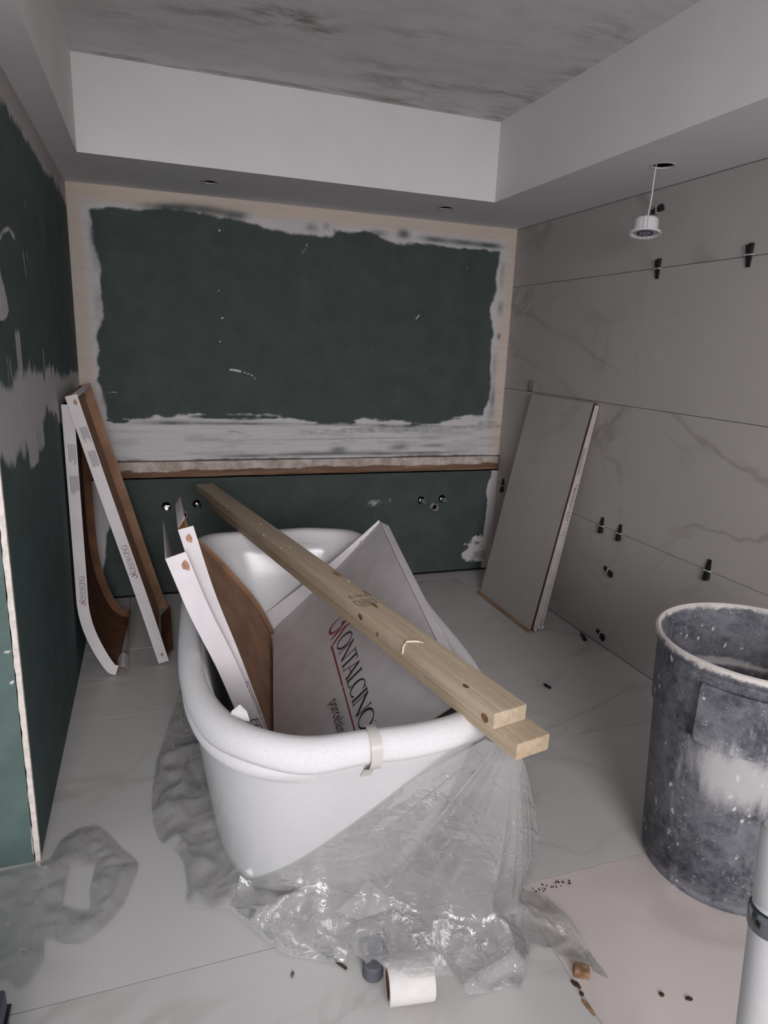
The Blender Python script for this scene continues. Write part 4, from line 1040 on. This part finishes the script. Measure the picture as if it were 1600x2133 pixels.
out2 = [(.024,-2.03),(.049,-1.955),(.111,-1.918),(.167,-1.953),(.215,-2.04),(.262,-2.119),(.245,-2.20),(.22,-2.268),(.156,-2.338),(.102,-2.336),(.05,-2.306),(.054,-2.375),(.013,-2.431),(-.034,-2.387),(-.16,-2.42),(-.28,-2.35),(-.30,-2.20),(-.20,-2.06)]
out2 = [tuple(q) for q in spline(out2+out2[:1], 70)[:-1]]
hol2 = [(.084,-2.079),(.147,-2.085),(.141,-2.179),(.147,-2.249),(.110,-2.235),(.077,-2.209)]
pts = [Vector(p) for p in out2]+[Vector(p) for p in hol2]; ed = [(i, (i+1) % len(out2)) for i in range(len(out2))]+[(len(out2)+i, len(out2)+(i+1) % len(hol2)) for i in range(len(hol2))]
gx, gy = np.meshgrid(np.arange(-.31, .27, .0075), np.arange(-2.44, -1.91, .0075)); gx = gx+rng.uniform(-.002, .002, gx.shape); gy = gy+rng.uniform(-.002, .002, gy.shape)
ok = (sdist(gx, gy, out2) > .004) & (sdist(gx, gy, hol2) < -.004)
pts += [Vector((float(a), float(c))) for a, c in zip(gx[ok], gy[ok])]
V, E_, F_, *_ = delaunay_2d_cdt(pts, ed, [], 0, 1e-6)
vx = np.array([v.x for v in V]); vy = np.array([v.y for v in V])
cxs = np.array([sum(vx[list(f)])/3 for f in F_]); cys = np.array([sum(vy[list(f)])/3 for f in F_])
keep = (inpoly(cxs, cys, out2)) & ~inpoly(cxs, cys, hol2)
zz = .003+(.35*fbm(vx*9, vy*9, 251, 2)+.65*np.abs(fbm(vx*13, vy*13, 257, 2)-.5)*2)*.032*np.clip(.3+np.minimum(sdist(vx, vy, out2), -sdist(vx, vy, hol2))*18, .2, 1)
film = MB(); film.add([(a, c, h) for a, c, h in zip(vx, vy, zz)], [tuple(f) for f, k in zip(F_, keep) if k])
tag(film.build('plastic_sheet', FILM2, None, smooth=True, origin=(0, -2.2, 0)), 'crumpled clear plastic sheet with a hole lying at the foot of the left wall', 'plastic sheet')

# ------------------------------------------------------------ small things on the floor
e = empty('tape_roll', (.86, -2.70, 0), 'white paper tape roll lying on its side at the front edge of the plastic', 'tape roll')
ax = Vector((.985, -.16, 0)).normalized(); c0 = Vector((.806, -2.694, .0425)); ay = Vector((-ax.y, ax.x, 0)); az = Vector((0, 0, 1)); n = 36
def ring(c, rr): return [tuple(c+(ay*math.cos(2*math.pi*i/n)+az*math.sin(2*math.pi*i/n))*rr) for i in range(n)]
Lr = .105; prof = [(0, .031), (0, .041), (.003, .0425), (Lr-.003, .0425), (Lr, .041), (Lr, .031), (0, .031)]
vs = []; fs = []
for (h, rr) in prof: vs += ring(c0+ax*h, rr)
for j in range(len(prof)-1):
    for i in range(n): fs.append((j*n+i, j*n+(i+1) % n, (j+1)*n+(i+1) % n, (j+1)*n+i))
MB().add(vs, fs).build('paper_wind', PAPER, e, smooth=35)
vs = ring(c0+ax*.001, .0308)+ring(c0+ax*(Lr-.001), .0308)+ring(c0+ax*.001, .028)+ring(c0+ax*(Lr-.001), .028)
fs = []
for (p, q_) in ((0, 1), (2, 3), (0, 2), (1, 3)):
    for i in range(n): fs.append((p*n+i, p*n+(i+1) % n, q_*n+(i+1) % n, q_*n+i))
MB().add(vs, fs).build('core', BROWND, e, smooth=35)
e = empty('rubber_cap', (.80, -2.60, 0), 'dark grey rubber cap under the plastic left of the white roll', 'cap')
MB().lathe([(0, .034), (.020, .034), (.024, .030), (.025, .0), (0, .0)], (.795, -2.625, .002), 28).build('cap_body', DGREY, e, smooth=35)
MB().box((.782, -2.60, .002), (.842, -2.545, .030)).build('cap_block', DGREY, e, bevel=.006, smooth=30)
b = MB().add([(.755,-2.436,.010),(.801,-2.481,.012),(.924,-2.470,.014),(.894,-2.42,.012),(.866,-2.357,.010),(.83,-2.39,.009),
              (.755,-2.436,.0112),(.801,-2.481,.0132),(.924,-2.470,.0152),(.894,-2.42,.0132),(.866,-2.357,.0112),(.83,-2.39,.0102)],
             [(0,1,2,3,4,5),(6,7,8,9,10,11)]+[(i,(i+1)%6,6+(i+1)%6,6+i) for i in range(6)])
tag(b.build('paper_label', PAPER, None, origin=(.84, -2.43, .0)), 'white paper label lying under the clear plastic before the bathtub', 'label')
def rock(name, c, sx, sy_, sz, rot, mat, label, cat, seed, group=None):
    bm = bmesh.new(); bmesh.ops.create_icosphere(bm, subdivisions=2, radius=1); r = random.Random(seed)
    for v in bm.verts:
        k = 1+r.uniform(-.18, .18); q = Matrix.Rotation(rot, 3, 'Z') @ Vector((v.co.x*sx*k, v.co.y*sy_*k, max(v.co.z, -.6)*sz*k)); v.co = q
    zmin = min(v.co.z for v in bm.verts)
    for v in bm.verts: v.co.z -= zmin
    me = bpy.data.meshes.new(name); bm.to_mesh(me); bm.free(); me.materials.append(mat)
    o = bpy.data.objects.new(name, me); COL.objects.link(o); o.location = c; return tag(o, label, cat, group)
def chunk(name, c, L, w_, h, rot, mat, label, cat, seed):
    r = random.Random(seed); j = lambda: r.uniform(-.12, .12); R = Matrix.Rotation(rot, 3, 'Z')
    P = [(-1,-1,0),(1,-1,0),(1,1,0),(-1,1,0),(-1,-1,1),(1,-1,1),(1,1,1),(-1,1,1)]
    vs = [R @ Vector(((x+j())*L/2, (y+j())*w_/2, (z+(j() if z else 0))*h)) for x, y, z in P]
    o = MB().hexa(vs).build(name, mat, None, bevel=.0016); o.location = c; return tag(o, label, cat)
chunk('wood_chip', (1.278, -2.772, 0), .036, .026, .020, -.5, CHIPW, 'brown wood chip at the tip of the plastic wing on the floor', 'wood chip', 3)
rock('debris_flake', (1.249, -2.793, 0), .006, .013, .004, .5, CRUMB_SHADE, 'dark elongated flake right in front of the wood chip', 'debris', 5)
rock('debris_flake', (1.247, -2.817, 0), .005, .006, .004, .2, CRUMB_SHADE, 'tiny dark flake between the wood chip and the brown sliver', 'debris', 6)
rock('wood_sliver', (1.243, -2.850, 0), .005, .024, .004, .12, CHIPW, 'thin brown sliver lying in the floor joint at the bottom', 'debris', 7)
rock('debris_flake', (1.429, -2.874, 0), .006, .006, .003, .5, CRUMB_SHADE, 'round dark crumb, left of two on the bare floor below the trash can', 'debris', 8)
rock('debris_flake', (1.484, -2.902, 0), .009, .005, .003, -.4, CRUMB_SHADE, 'pointed dark crumb, right of two on the bare floor below the trash can', 'debris', 9)
rock('debris_flake', (.612, -2.572, 0), .004, .008, .003, -.4, DGREY, 'small grey crumb on the floor left of the plastic front edge', 'debris', 10)
b = MB().tube([(.700,-2.552,.004),(.716,-2.556,.004),(.722,-2.575,.004),(.738,-2.597,.004)], .0032, 6)
tag(b.build('black_twig', CRUMB_SHADE, None, origin=(.72, -2.57, 0)), 'thin black sliver sticking out of the plastic left of the rubber cap', 'debris')
r = random.Random(3); b = MB()
for k in range(30):
    x = 1.30+r.random()*.12; y = -2.505-r.random()*.022+.0*x; s = r.uniform(.0006, .0019); b.box((x-s, y-s, 0), (x+s, y+s, s*1.4))
tag(b.build('mortar_crumbs', CRUMB_SHADE, None, origin=(1.35, -2.51, 0)), 'fine dark crumbs along the floor joint right of the plastic', 'crumbs', kind='stuff')

# white post with chrome band at the right edge, and dark box at the bottom left corner
PA = Vector((1.127, -3.290, .721)); PD = Vector((0, .075, .997)).normalized(); PX = PA-PD*(PA.z/PD.z)
e = empty('white_post', tuple(PX), 'white round post with a dark chrome band at the right picture edge', 'post')
LP_ = (PA-PX).length
def postpart(name, prof, mat):
    o = MB().lathe(prof, (0, 0, 0), 40).build(name, mat, None, smooth=40); o.parent = e
e.rotation_euler = PD.to_track_quat('Z', 'Y').to_euler()
POSTW = plain('post_white', (.40, .395, .40), .4, .3, var=.02)
postpart('lower_tube', [(0, .0), (.024, 0), (.025, .004), (.028, LP_-.016), (0, LP_-.016)], POSTW)
postpart('chrome_band', [(.024, LP_-.016), (.0305, LP_-.015), (.031, LP_-.012), (.031, LP_+.012), (.029, LP_+.015), (.024, LP_+.016)], DARKCH)
postpart('upper_tube', [(.022, LP_+.015), (.027, LP_+.018), (.027, LP_+.022), (.0255, LP_+.024), (.028, LP_+.028), (.028, LP_+.13), (.024, LP_+.135), (0, LP_+.135)], POSTW)
e = empty('tool_box', (-.14, -2.90, 0), 'dark navy tool box cut off by the bottom left picture corner', 'tool box')
MB().box((-.36, -3.10, 0), (.062, -2.705, .255)).build('box_body', NAVY, e, bevel=.008, smooth=30)
MB().box((-.364, -3.104, .255), (.066, -2.701, .263)).build('seam', BLACK, e)
MB().box((-.36, -3.10, .263), (.062, -2.705, .305)).build('lid', NAVY, e, bevel=.008, smooth=30)

# sub-parts: print, glue, stamps and fittings belong to the part that carries them
def carried(thing, part, names):
    ch = list(thing.children); q = [o for o in ch if o.name.split('.')[0] == part]
    if not q: return
    for o in ch:
        if o.name.split('.')[0] in names: o.parent = q[0]; o.location = (0, 0, 0)
for o in list(COL.objects):
    k = o.name.split('.')[0]
    if o.parent: continue
    if k == 'tile_carton': carried(o, 'face_panel' if o is big else 'side_flange', ('printed_logo', 'printed_text', 'small_print', 'glue_spot', 'perforation'))
    elif k == 'bathtub': carried(o, 'foam_sleeve', ('tape_strip', 'foam_tip', 'foam_strip'))
    elif k == 'recessed_light': carried(o, 'housing', ('clip', 'lens', 'lens_ring', 'spring'))
